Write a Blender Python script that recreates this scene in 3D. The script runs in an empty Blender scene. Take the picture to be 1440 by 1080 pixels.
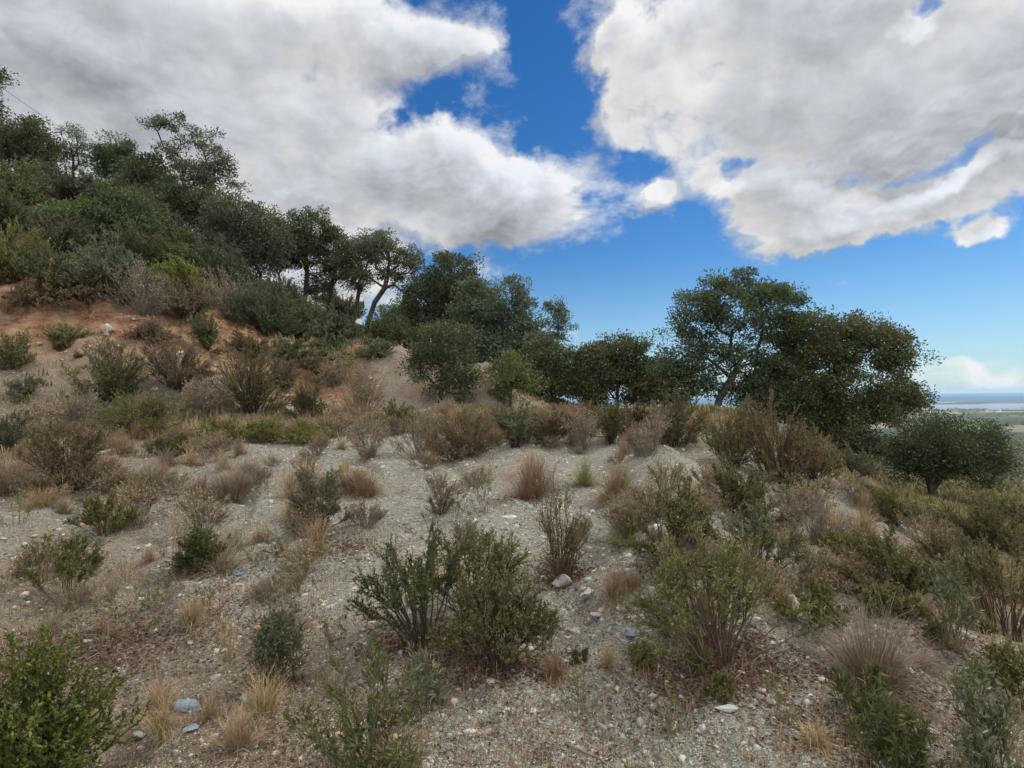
import bpy, math, random
import numpy as np
from mathutils import Vector, Matrix

SC = bpy.context.scene
COL = SC.collection
RNG = np.random.default_rng(7)
random.seed(7)
R_ = math.radians

# ------------------------------------------------------------------ camera
F_PX, CX, CY = 850.0, 720.0, 540.0
EYE = np.array([0.0, 0.0, 1.6])
PITCH, ROLL = R_(1.28), R_(0.8)
FW = np.array([0.0, math.cos(PITCH), math.sin(PITCH)])
UP0 = np.array([0.0, -math.sin(PITCH), math.cos(PITCH)])
RT0 = np.array([1.0, 0.0, 0.0])
RT = RT0 * math.cos(ROLL) - UP0 * math.sin(ROLL)
UP = UP0 * math.cos(ROLL) + RT0 * math.sin(ROLL)


def ray(px, py):
    d = FW + RT * ((px - CX) / F_PX) + UP * ((CY - py) / F_PX)
    return d / d[1]                       # per metre of forward distance


def at(px, py, dist):
    return EYE + ray(px, py) * dist


cam = bpy.data.cameras.new('camera')
cam_o = bpy.data.objects.new('camera', cam)
COL.objects.link(cam_o)
cam.sensor_width = 36.0
cam.lens = 36.0 * F_PX / 1440.0
cam.clip_start, cam.clip_end = 0.05, 120000.0
m = Matrix.Identity(4)
for i in range(3):
    m[i][0], m[i][1], m[i][2], m[i][3] = RT[i], UP[i], -FW[i], EYE[i]
cam_o.matrix_world = m
SC.camera = cam_o

# ------------------------------------------------------------------ noise
def _hash(ix, iy, s):
    n = (ix.astype(np.int64) * 374761393 + iy.astype(np.int64) * 668265263 + s * 974634777) & 0x7fffffff
    n = ((n ^ (n >> 13)) * 1274126177) & 0x7fffffff
    return ((n ^ (n >> 16)) & 0xffff) / 65535.0


def vnoise(x, y, s=0):
    ix, iy = np.floor(x), np.floor(y)
    fx, fy = x - ix, y - iy
    fx, fy = fx * fx * (3 - 2 * fx), fy * fy * (3 - 2 * fy)
    a, b = _hash(ix, iy, s), _hash(ix + 1, iy, s)
    c, d = _hash(ix, iy + 1, s), _hash(ix + 1, iy + 1, s)
    return (a + (b - a) * fx) * (1 - fy) + (c + (d - c) * fx) * fy - 0.5


def fbm(x, y, s=0, o=4):
    t, a = 0, 1.0
    for k in range(o):
        t = t + a * vnoise(x * 2 ** k + 17.3 * k, y * 2 ** k - 9.1 * k, s + k)
        a *= 0.5
    return t


def sstep(a, b, x):
    t = np.clip((x - a) / (b - a), 0, 1)
    return t * t * (3 - 2 * t)

# ------------------------------------------------------------------ terrain
# surveyed ground points: picture column, picture row, forward distance, (red earth, grey gravel, green cover)
CTRL = [
    (0, 1080, 2.75, 0, .1, 0), (360, 1080, 2.7, 0, .35, 0), (720, 1080, 2.7, 0, .65, 0), (1080, 1080, 2.65, 0, .7, 0), (1440, 1080, 2.6, 0, .4, 0),
    (0, 900, 4.0, .1, .1, 0), (240, 900, 4.0, 0, .1, 0), (500, 900, 4.0, 0, .5, 0), (760, 900, 3.95, 0, .8, 0), (1040, 930, 3.65, 0, .8, 0), (1300, 900, 4.0, 0, .4, 0),
    (0, 800, 5.2, .2, .3, 0), (300, 790, 5.35, 0, .45, 0), (560, 800, 5.2, 0, .8, 0), (850, 800, 5.1, 0, .9, 0), (1060, 810, 5.1, 0, .5, 0), (1230, 800, 5.6, 0, .3, 0),
    (0, 720, 7.0, .1, .4, 0), (400, 720, 6.9, 0, .6, 0), (640, 720, 6.8, 0, 1, 0), (900, 720, 6.7, 0, 1, 0), (1070, 730, 6.8, 0, .7, 0), (1165, 755, 6.6, 0, .4, 0),
    (-60, 690, 8.0, 0, .2, .2), (200, 672, 8.8, 0, .45, 0), (450, 670, 8.8, 0, .8, 0), (650, 668, 8.7, 0, 1, 0), (950, 680, 8.2, 0, .9, 0), (1100, 690, 8.3, 0, .6, 0),
    (-60, 650, 10.5, 0, 0, .4), (250, 625, 12.2, 0, .2, .2), (450, 625, 12.0, 0, .6, .1), (600, 632, 11.3, 0, 1, 0), (850, 640, 10.6, 0, .9, 0), (1000, 640, 10.5, 0, .5, 0), (1100, 650, 10.6, 0, .4, .2),
    (500, 602, 15.0, 0, .3, .4), (620, 600, 15.0, 0, .3, .3), (800, 595, 15.0, 0, .3, .3), (950, 602, 13.5, 0, .3, .3), (1060, 615, 12.6, 0, .3, .3),
    (1175, 675, 9.9, 0, .4, 0), (1210, 700, 9.2, 0, .3, 0), (1290, 768, 7.5, 0, .3, 0), (1335, 806, 6.8, 0, .3, 0), (1445, 890, 5.3, 0, .3, .1), (1600, 960, 4.3, 0, .2, .2),
    (1255, 695, 16, 0, 0, .8), (1320, 706, 19, 0, .1, .6), (1445, 703, 21, 0, .1, .8), (1445, 745, 13.5, 0, 0, .9), (1310, 745, 10.6, 0, .1, .5), (1445, 810, 8.6, 0, 0, .7), (1600, 800, 9, 0, 0, .8),
    (1200, 668, 16, 0, 0, .8), (1130, 655, 21, 0, 0, .9), (1150, 660, 27, 0, 0, 1), (1440, 716, 30, 0, 0, 1), (1700, 730, 30, 0, 0, 1), (1300, 712, 38, 0, 0, 1), (1440, 718, 60, 0, 0, 1), (1150, 705, 60, 0, 0, 1),
    (700, 585, 19, .1, .2, .4), (620, 570, 21.5, .3, .3, .3), (720, 576, 22, .1, .2, .5), (850, 580, 25, 0, .1, .8), (930, 582, 25, 0, .1, .8), (1005, 581, 25, 0, .1, .8), (1080, 600, 22, 0, .1, .8),
    (850, 610, 60, 0, 0, 1), (1000, 690, 60, 0, 0, 1), (700, 560, 60, 0, 0, 1),
    # bank: foot, middle, brow
    (-80, 612, 14, .3, .2, .4), (90, 606, 14.6, .2, .2, .6), (220, 603, 15.4, .1, .1, .8), (400, 590, 17.5, .2, .2, .7), (500, 586, 18.5, .2, .3, .4), (560, 575, 19.5, .2, .7, .1),
    (-80, 500, 17.3, .6, .3, .1), (70, 505, 18.0, .45, .35, .1), (180, 515, 18.6, .4, .3, .2), (300, 525, 19.4, .4, .3, .2), (550, 538, 22.8, .3, .7, 0),
    (610, 532, 23.4, .3, .6, 0), (660, 535, 24.4, .5, .4, 0), (700, 560, 24.0, .5, .4, 0),
    (380, 504, 23.2, .8, .1, .1), (430, 504, 23.3, .7, .2, .1), (480, 504, 23.6, .7, .2, .1), (530, 503, 24.0, .6, .3, .1), (570, 504, 24.6, .4, .5, .1), (610, 506, 26, .3, .3, .4),
    (380, 552, 21.2, .6, .2, .2), (430, 552, 21.6, .7, .2, .1), (480, 553, 21.8, .7, .2, .1), (530, 550, 22.2, .5, .4, .1), (430, 505, 26.5, .3, 0, .7), (500, 505, 27, .3, 0, .7), (570, 507, 28, .2, 0, .7),
    (-80, 405, 20.5, 1, 0, 0), (60, 412, 20.8, 1, 0, 0), (150, 428, 21.3, 1, 0, .0), (280, 458, 22.6, 1, 0, .0), (380, 478, 24.6, .9, 0, .1), (460, 494, 26.6, .3, 0, .7), (560, 496, 29, .2, 0, .8),
    # wooded slope above
    (-80, 310, 27, .1, 0, 1), (60, 335, 27, .1, 0, 1), (170, 370, 27, .1, 0, 1), (270, 405, 27.5, .1, 0, 1), (370, 440, 29, .1, 0, 1), (450, 462, 31, .1, 0, 1), (512, 476, 33, .1, 0, .9), (600, 482, 33, 0, 0, 1), (650, 520, 32, 0, 0, 1), (760, 560, 32, 0, 0, 1),
    (-80, 235, 42, 0, 0, 1), (20, 246, 42, 0, 0, 1), (170, 262, 40, 0, 0, 1), (270, 347, 36, 0, 0, 1), (340, 385, 36, 0, 0, 1), (430, 428, 36, 0, 0, 1), (500, 458, 38, 0, 0, 1),
    (480, 446, 48, 0, 0, 1), (484, 449, 62, 0, 0, 1), (440, 449, 66, 0, 0, 1), (380, 425, 50, 0, 0, 1), (270, 385, 52, 0, 0, 1), (100, 285, 60, 0, 0, 1), (-80, 270, 60, 0, 0, 1), (600, 510, 55, 0, 0, 1),
]
_p = []
for c in CTRL:
    q = at(c[0], c[1], c[2])
    _p.append((q[0], q[1], q[2], c[3], c[4], c[5]))
for q in [(0, 0, 0), (-3, 0, 0.05), (3, 0, -0.12), (0, -4, 0), (-9, -2, .35), (9, -2, -1.0), (-10, 4, .55), (10, 4, -1.2), (-14, 9, 1.0)]:
    _p.append((q[0], q[1], q[2], 0, .4, 0))
_P = np.array(_p)


def _uv(x, y):
    yc = np.maximum(y, -3.0) + 5.5
    return np.stack([np.clip(x / yc, -2.4, 2.4), np.log(yc)], -1), yc


_U, _yc = _uv(_P[:, 0], _P[:, 1])
_n = len(_P)


def _phi(r2):
    return np.sqrt(r2 + 0.0030)


_A = np.zeros((_n + 3, _n + 3))
_d2 = ((_U[:, None] - _U[None]) ** 2).sum(-1)
_A[:_n, :_n] = _phi(_d2) - np.eye(_n) * 0.004
_A[:_n, _n] = 1
_A[:_n, _n + 1:] = _U
_A[_n:, :_n] = _A[:_n, _n:].T
_b = np.zeros((_n + 3, 4))
_b[:_n, 0] = (_P[:, 2] - 1.6) / _yc
_b[:_n, 1:] = _P[:, 3:6]
_W = np.linalg.solve(_A, _b)

_FR = np.array([0, 30, 40, 60, 100, 200, 300, 400, 600, 1000, 1500, 2500, 4000, 9000, 60000.])
_FZ = np.array([-2, -4.3, -6.4, -10.8, -20., -42., -57., -66., -78., -90., -96., -98.6, -99., -99., -99.])


def far_z(x, y):
    r = np.hypot(x, y)
    z = np.interp(r, _FR, _FZ)
    z = z + fbm(x / 90, y / 90, 50, 4) * 5 * sstep(150, 500, r) * (1 - sstep(1200, 2600, r))
    az = np.degrees(np.arctan2(x, np.maximum(y, 1e-3)))
    wob = fbm(x / 900, y / 900, 61, 4)
    lag = sstep(4150, 4300, r + wob * 700) * (1 - sstep(5600, 5750, r + wob * 500)) * sstep(24, 27, az)
    sea = sstep(7150, 7450, r + wob * 600)
    return z - 4.0 * np.maximum(lag, sea), az


HEAPS = [(-1.0, 23.0, 1.5, 1.75), (-3.7, 22.6, 1.25, 1.9)]


def survey(x, y):
    x, y = np.asarray(x, float), np.asarray(y, float)
    shp = x.shape
    x, y = x.ravel(), y.ravel()
    out = np.empty((len(x), 4))
    for i in range(0, len(x), 20000):
        u, yc = _uv(x[i:i + 20000], y[i:i + 20000])
        d2 = ((u[:, None] - _U[None]) ** 2).sum(-1)
        o = _phi(d2) @ _W[:_n] + _W[_n] + u @ _W[_n + 1:]
        o[:, 0] = o[:, 0] * yc + 1.6
        out[i:i + 20000] = o
    r = np.hypot(x, y)
    fz, _ = far_z(x, y)
    k = sstep(55, 95, r) * (1 - 0.0)
    k = np.where(y < -4, np.maximum(k, 0), k)
    z = out[:, 0]
    # erosion, hummocks and small ruts
    g = np.clip(out[:, 1:], 0, 1)
    # two tipped heaps of earth under the trees, and the spur running down the front of the mound
    for hx, hy, hh, hr in HEAPS:
        dh = np.hypot(x - hx, y - hy) * (1 + .22 * vnoise(x * .9, y * .9, 88))
        z = z + hh * np.clip(1 - dh / hr, 0, 1) ** .85
        w_ = sstep(hr * 1.15, hr * .8, dh)[:, None]
        g = g * (1 - w_) + np.array([[.42, .55, 0.]]) * w_
    # the terrace lip across the bank
    yl = 23.3 + (x + 9.2) * .19 + .35 * vnoise(x * 1.3, x * 0, 55)
    lx = sstep(-10.2, -9.0, x) * (1 - sstep(-4.6, -3.8, x))
    z = z + .34 * lx * (sstep(-.30, .04, y - yl) - sstep(.3, 4.2, y - yl))
    tt = np.clip((y - 3.4) / 5.0, 0, 1)
    sx = .95 + tt * 1.25 + .35 * vnoise(y * .6, y * 0, 41)
    z = z + .40 * np.exp(-((x - sx) / .62) ** 2) * sstep(3.2, 4.6, y) * (1 - sstep(8.5, 10.5, y))
    ch = np.abs(fbm(x * .75 + .25 * y, y * .28, 45, 3))
    z = z - .10 * (1 - sstep(0, .16, ch)) * (1 - sstep(9, 13, y))
    z = z + fbm(x * .9, y * .9, 3, 4) * .10 + fbm(x * 5, y * 5, 9, 3) * .022
    z = z + sstep(15, 19, y) * (1 - sstep(34, 40, y)) * ((g[:, 0] + .15) * (fbm(x * 1.9 + y * .3, y * .8, 21, 5) * .46))
    z = z * (1 - k) + fz * k
    g[:, 2] = np.maximum(g[:, 2], k)
    g[:, 0] *= 1 - k
    g[:, 1] *= 1 - k
    return z.reshape(shp), g.reshape(shp + (3,))


def ground_z(x, y):
    return float(survey(np.array([x]), np.array([y]))[0][0])


def hit(px, py, lo=1.6, hi=110.0):
    """where the line of sight through a picture point meets the ground"""
    ds = np.exp(np.linspace(math.log(lo), math.log(hi), 900))
    d = ray(px, py)
    q = EYE[None] + d[None] * ds[:, None]
    z, _ = survey(q[:, 0], q[:, 1])
    below = np.where(q[:, 2] <= z)[0]
    k = below[0] if len(below) else len(ds) - 1
    return np.array([q[k, 0], q[k, 1], z[k]]), ds[k]


def spot(px, dist):
    """ground point in a picture column at a forward distance"""
    q = at(px, 560, dist)
    q[2] = ground_z(q[0], q[1])
    return q

# ------------------------------------------------------------------ mesh building
def mesh(name, verts, faces, mats, mat_idx=None, smooth=False):
    """verts (n,3); faces (m,k) array or list of such arrays"""
    me = bpy.data.meshes.new(name)
    fl = faces if isinstance(faces, list) else [faces]
    fl = [f for f in fl if len(f)]
    verts = np.asarray(verts, np.float32)
    me.vertices.add(len(verts))
    me.vertices.foreach_set('co', verts.ravel())
    loops = np.concatenate([f.ravel() for f in fl]).astype(np.int32)
    sizes = np.concatenate([np.full(len(f), f.shape[1], np.int32) for f in fl])
    starts = np.concatenate([[0], np.cumsum(sizes)[:-1]]).astype(np.int32)
    me.loops.add(len(loops))
    me.loops.foreach_set('vertex_index', loops)
    me.polygons.add(len(sizes))
    me.polygons.foreach_set('loop_start', starts)
    me.polygons.foreach_set('loop_total', sizes)
    if smooth:
        me.polygons.foreach_set('use_smooth', np.ones(len(sizes), bool))
    if mat_idx is not None:
        me.polygons.foreach_set('material_index', np.asarray(mat_idx, np.int32))
    for mt in (mats if isinstance(mats, (list, tuple)) else [mats]):
        me.materials.append(mt)
    me.update(calc_edges=True)
    return me


def put(name, me, parent=None, loc=None, rz=0.0):
    o = bpy.data.objects.new(name, me)
    COL.objects.link(o)
    if parent is not None:
        o.parent = parent
    if loc is not None:
        o.location = [float(v) for v in loc]
    if rz:
        o.rotation_euler = (0, 0, rz)
    return o


def tag(o, label=None, cat=None, group=None, kind=None):
    if label: o['label'] = label
    if cat: o['category'] = cat
    if group: o['group'] = group
    if kind: o['kind'] = kind
    return o


def unit(v):
    return v / np.maximum(np.linalg.norm(v, axis=-1, keepdims=True), 1e-9)


def tubes(P, Rd, s=4):
    """P (n,k,3) polylines, Rd (n,k) radii -> verts, quads"""
    n, k, _ = P.shape
    T = np.empty_like(P)
    T[:, 1:-1] = P[:, 2:] - P[:, :-2] if k > 2 else T[:, 1:-1]
    T[:, 0] = P[:, 1] - P[:, 0]
    T[:, -1] = P[:, -1] - P[:, -2]
    T = unit(T)
    ref = np.where(np.abs(T[..., 2:3]) > .9, np.array([1., 0, 0]), np.array([0, 0, 1.]))
    A = unit(np.cross(T, ref))
    B = np.cross(T, A)
    a = np.arange(s) * 2 * math.pi / s
    V = P[:, :, None] + Rd[:, :, None, None] * (A[:, :, None] * np.cos(a)[None, None, :, None] + B[:, :, None] * np.sin(a)[None, None, :, None])
    idx = np.arange(n * k * s).reshape(n, k, s)
    i0, i1 = idx[:, :-1], idx[:, 1:]
    q = np.stack([i0, np.roll(i0, -1, 2), np.roll(i1, -1, 2), i1], -1).reshape(-1, 4)
    return V.reshape(-1, 3), q


def ribbons(P, Wd, side):
    """flat blades along polylines P (n,k,3), half widths Wd (n,k), side (n,3)"""
    n, k, _ = P.shape
    V = np.stack([P - side[:, None] * Wd[..., None], P + side[:, None] * Wd[..., None]], 2)
    idx = np.arange(n * k * 2).reshape(n, k, 2)
    q = np.stack([idx[:, :-1, 0], idx[:, :-1, 1], idx[:, 1:, 1], idx[:, 1:, 0]], -1).reshape(-1, 4)
    return V.reshape(-1, 3), q


def leaves(c, d, L, W, rng, fold=0.25):
    """leaf blades: base c (n,3), direction d, length L (n), width W (n)"""
    n = len(c)
    d = unit(d)
    rnd = unit(rng.normal(size=(n, 3)))
    s = unit(np.cross(d, rnd))
    nn = np.cross(d, s)
    L, W = L[:, None], W[:, None]
    a = c
    b = c + d * L * .45 + s * W * .5 + nn * W * fold
    t = c + d * L - nn * L * .12
    e = c + d * L * .45 - s * W * .5 + nn * W * fold
    V = np.stack([a, b, t, e], 1).reshape(-1, 3)
    i = np.arange(n) * 4
    tri = np.concatenate([np.stack([i, i + 1, i + 2], -1), np.stack([i, i + 2, i + 3], -1)])
    return V, tri


def join(parts):
    vs, fs, o = [], {}, 0
    for v, f in parts:
        if len(v) == 0: continue
        vs.append(v)
        fs.setdefault(f.shape[1], []).append(f + o)
        o += len(v)
    return np.concatenate(vs), [np.concatenate(x) for x in fs.values()]
# ------------------------------------------------------------------ materials
class NT:
    def __init__(s, tree):
        s.t = tree
        s.n = tree.nodes
        s.l = tree.links

    def node(s, typ, ins=None, **kw):
        nd = s.n.new(typ)
        for k, v in kw.items():
            setattr(nd, k, v)
        if ins:
            for k, v in ins.items():
                s.set(nd.inputs[k], v)
        return nd

    def set(s, sock, v):
        if isinstance(v, bpy.types.NodeSocket):
            s.l.new(v, sock)
        elif isinstance(v, (tuple, list)) and sock.type == 'RGBA' and len(v) == 3:
            sock.default_value = (*v, 1)
        else:
            sock.default_value = v

    def math(s, op, a, b=0.0, c=None, clamp=False):
        ins = {0: a, 1: b}
        if c is not None: ins[2] = c
        nd = s.node('ShaderNodeMath', ins, operation=op)
        nd.use_clamp = clamp
        return nd.outputs[0]

    def vmath(s, op, a, b=None, **kw):
        ins = {0: a}
        if b is not None: ins[1] = b
        nd = s.node('ShaderNodeVectorMath', ins, operation=op)
        if 'scale' in kw: s.set(nd.inputs['Scale'], kw['scale'])
        return nd.outputs['Value'] if op in ('LENGTH', 'DOT_PRODUCT', 'DISTANCE') else nd.outputs[0]

    def mix(s, f, a, b, mode='MIX'):
        nd = s.node('ShaderNodeMix', data_type='RGBA', blend_type=mode)
        s.set(nd.inputs[0], f)
        s.set(nd.inputs[6], a)
        s.set(nd.inputs[7], b)
        return nd.outputs[2]

    def ramp(s, f, stops, interp='LINEAR'):
        nd = s.node('ShaderNodeValToRGB', {0: f})
        cr = nd.color_ramp
        cr.interpolation = interp
        while len(cr.elements) < len(stops): cr.elements.new(0.5)
        for e, (p, c) in zip(cr.elements, stops):
            e.position = p
            e.color = (*c, 1) if len(c) == 3 else c
        return nd.outputs[0]

    def rng(s, v, a, b, c=0.0, d=1.0, smooth=True):
        nd = s.node('ShaderNodeMapRange', {0: v, 1: a, 2: b, 3: c, 4: d}, interpolation_type='SMOOTHSTEP' if smooth else 'LINEAR')
        return nd.outputs[0]

    def noise(s, vec, scale, detail=4, rough=.55, out=0, **kw):
        nd = s.node('ShaderNodeTexNoise', {'Vector': vec, 'Scale': scale, 'Detail': detail, 'Roughness': rough, **kw})
        return nd.outputs[out]


def new_mat(name):
    mt = bpy.data.materials.new(name)
    mt.use_nodes = True
    nt = NT(mt.node_tree)
    bsdf = mt.node_tree.nodes['Principled BSDF']
    return mt, nt, bsdf, mt.node_tree.nodes['Material Output']


_MATS = {}


def leaf_mat(name, cols, transl=.25, rough=.6, clump=1.2):
    """foliage: every leaf its own shade out of cols, with drifts of older and younger leaf through the plant"""
    if name in _MATS: return _MATS[name]
    mt, nt, b, out = new_mat(name)
    g = nt.node('ShaderNodeNewGeometry')
    oi = nt.node('ShaderNodeObjectInfo')
    nz = nt.noise(g.outputs['Position'], clump, 3, .6)
    f = nt.math('ADD', nt.math('MULTIPLY', g.outputs['Random Per Island'], .62), nt.math('MULTIPLY', nt.rng(nz, .3, .7, smooth=False), .38))
    c = nt.ramp(f, [(i / max(1, len(cols) - 1), x) for i, x in enumerate(cols)])
    hs = nt.node('ShaderNodeHueSaturation', {'Color': c, 'Hue': nt.math('MULTIPLY_ADD', oi.outputs['Random'], .03, .475), 'Value': nt.math('MULTIPLY_ADD', oi.outputs['Random'], .35, .83)})
    c = hs.outputs[0]
    nt.set(b.inputs['Base Color'], c)
    b.inputs['Roughness'].default_value = rough
    b.inputs['Specular IOR Level'].default_value = .3
    tr = nt.node('ShaderNodeBsdfTranslucent', {0: nt.mix(.5, c, (.16, .19, .03), 'MIX')})
    mx = nt.node('ShaderNodeMixShader', {0: transl, 1: b.outputs[0], 2: tr.outputs[0]})
    nt.set(out.inputs[0], mx.outputs[0])
    _MATS[name] = mt
    return mt


def plain_mat(name, cols, scale=3.0, rough=.85, bump=.0, isl=0.0, stretch=None):
    if name in _MATS: return _MATS[name]
    mt, nt, b, out = new_mat(name)
    g = nt.node('ShaderNodeNewGeometry')
    vec = g.outputs['Position']
    if stretch:
        vec = nt.vmath('MULTIPLY', vec, stretch)
    nz = nt.noise(vec, scale, 6, .65)
    f = nt.rng(nz, .3, .7, smooth=False)
    if isl:
        f = nt.math('ADD', nt.math('MULTIPLY', f, 1 - isl), nt.math('MULTIPLY', g.outputs['Random Per Island'], isl))
    nt.set(b.inputs['Base Color'], nt.ramp(f, [(i / max(1, len(cols) - 1), x) for i, x in enumerate(cols)]))
    b.inputs['Roughness'].default_value = rough
    b.inputs['Specular IOR Level'].default_value = .25
    if bump:
        bm = nt.node('ShaderNodeBump', {'Height': nz, 'Strength': bump, 'Distance': .02})
        nt.set(b.inputs['Normal'], bm.outputs[0])
    _MATS[name] = mt
    return mt


LEAF = {
    'oak':       [(0.024, 0.037, 0.018), (0.047, 0.068, 0.032), (0.083, 0.106, 0.049), (0.123, 0.143, 0.064)],
    'oak_grey':  [(0.040, 0.058, 0.036), (0.074, 0.094, 0.059), (0.111, 0.134, 0.081), (0.157, 0.179, 0.106)],
    'oak_light': [(0.041, 0.066, 0.022), (0.075, 0.109, 0.034), (0.122, 0.158, 0.053), (0.179, 0.206, 0.070)],
    'oak_olive': [(0.028, 0.044, 0.017), (0.057, 0.074, 0.028), (0.106, 0.121, 0.045), (0.165, 0.169, 0.067)],
    'olive':     [(0.061, 0.059, 0.022), (0.105, 0.099, 0.035), (0.152, 0.138, 0.049), (0.212, 0.181, 0.071)],
    'brown':     [(0.069, 0.051, 0.025), (0.117, 0.086, 0.041), (0.158, 0.118, 0.054), (0.206, 0.157, 0.074)],
    'redbrown':  [(0.077, 0.047, 0.024), (0.125, 0.079, 0.039), (0.161, 0.107, 0.050), (0.142, 0.123, 0.052)],
    'green':     [(0.046, 0.052, 0.015), (0.083, 0.087, 0.025), (0.134, 0.123, 0.040), (0.195, 0.160, 0.057)],
    'bright':    [(0.050, 0.062, 0.012), (0.086, 0.105, 0.019), (0.127, 0.139, 0.029), (0.180, 0.164, 0.047)],
    'yellow':    [(.088, .098, .022), (.144, .156, .033), (.194, .200, .044), (.237, .225, .069)],
    'greygreen': [(0.068, 0.073, 0.039), (0.104, 0.108, 0.058), (0.144, 0.144, 0.080), (0.193, 0.181, 0.102)],
    'darkgreen': [(0.032, 0.038, 0.013), (0.057, 0.064, 0.021), (0.092, 0.093, 0.033), (0.135, 0.119, 0.043)],
    'dry':       [(0.143, 0.096, 0.045), (0.222, 0.157, 0.075), (0.301, 0.218, 0.106), (0.381, 0.284, 0.141)],
    'tan':       [(0.175, 0.119, 0.062), (0.262, 0.188, 0.100), (0.350, 0.257, 0.144), (0.437, 0.333, 0.190)],
    'greydry':   [(0.128, 0.098, 0.062), (0.199, 0.158, 0.100), (0.270, 0.218, 0.141), (0.355, 0.292, 0.188)],
    'pinkdry':   [(0.153, 0.106, 0.059), (0.230, 0.166, 0.092), (0.299, 0.225, 0.125), (0.368, 0.294, 0.160)],
    'corner':    [(0.034, 0.045, 0.010), (0.068, 0.093, 0.018), (0.102, 0.132, 0.026), (0.145, 0.165, 0.036), (0.221, 0.083, 0.033)],
    'deep':      [(.012, .022, .010), (.026, .040, .018), (.045, .062, .026), (.078, .092, .036)],
    'palegreen': [(0.131, 0.123, 0.050), (0.193, 0.182, 0.078), (0.254, 0.234, 0.107), (0.331, 0.300, 0.145)],
}


def LM(k):
    dry = k in ('dry', 'tan', 'greydry', 'pinkdry')
    return leaf_mat('leaf_' + k, LEAF[k], transl=.12 if dry else .22, rough=.75 if dry else .55)


BARK = plain_mat('bark_dark', [(.020, .016, .013), (.045, .038, .032), (.085, .075, .065)], 5, .9, .6, stretch=(1, 1, .3))
STEM = {
    'dark': plain_mat('stem_dark', [(.035, .024, .018), (.075, .052, .040)], 9, .85, 0, .6),
    'red': plain_mat('stem_red', [(.060, .036, .023), (.135, .090, .058)], 9, .85, 0, .6),
    'grey': plain_mat('stem_grey', [(.095, .080, .060), (.215, .185, .140)], 9, .85, 0, .6),
    'tan': plain_mat('stem_tan', [(.120, .085, .050), (.240, .180, .110)], 9, .85, 0, .6),
    'green': plain_mat('stem_green', [(.050, .055, .025), (.110, .105, .050)], 9, .85, 0, .6),
}


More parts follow.
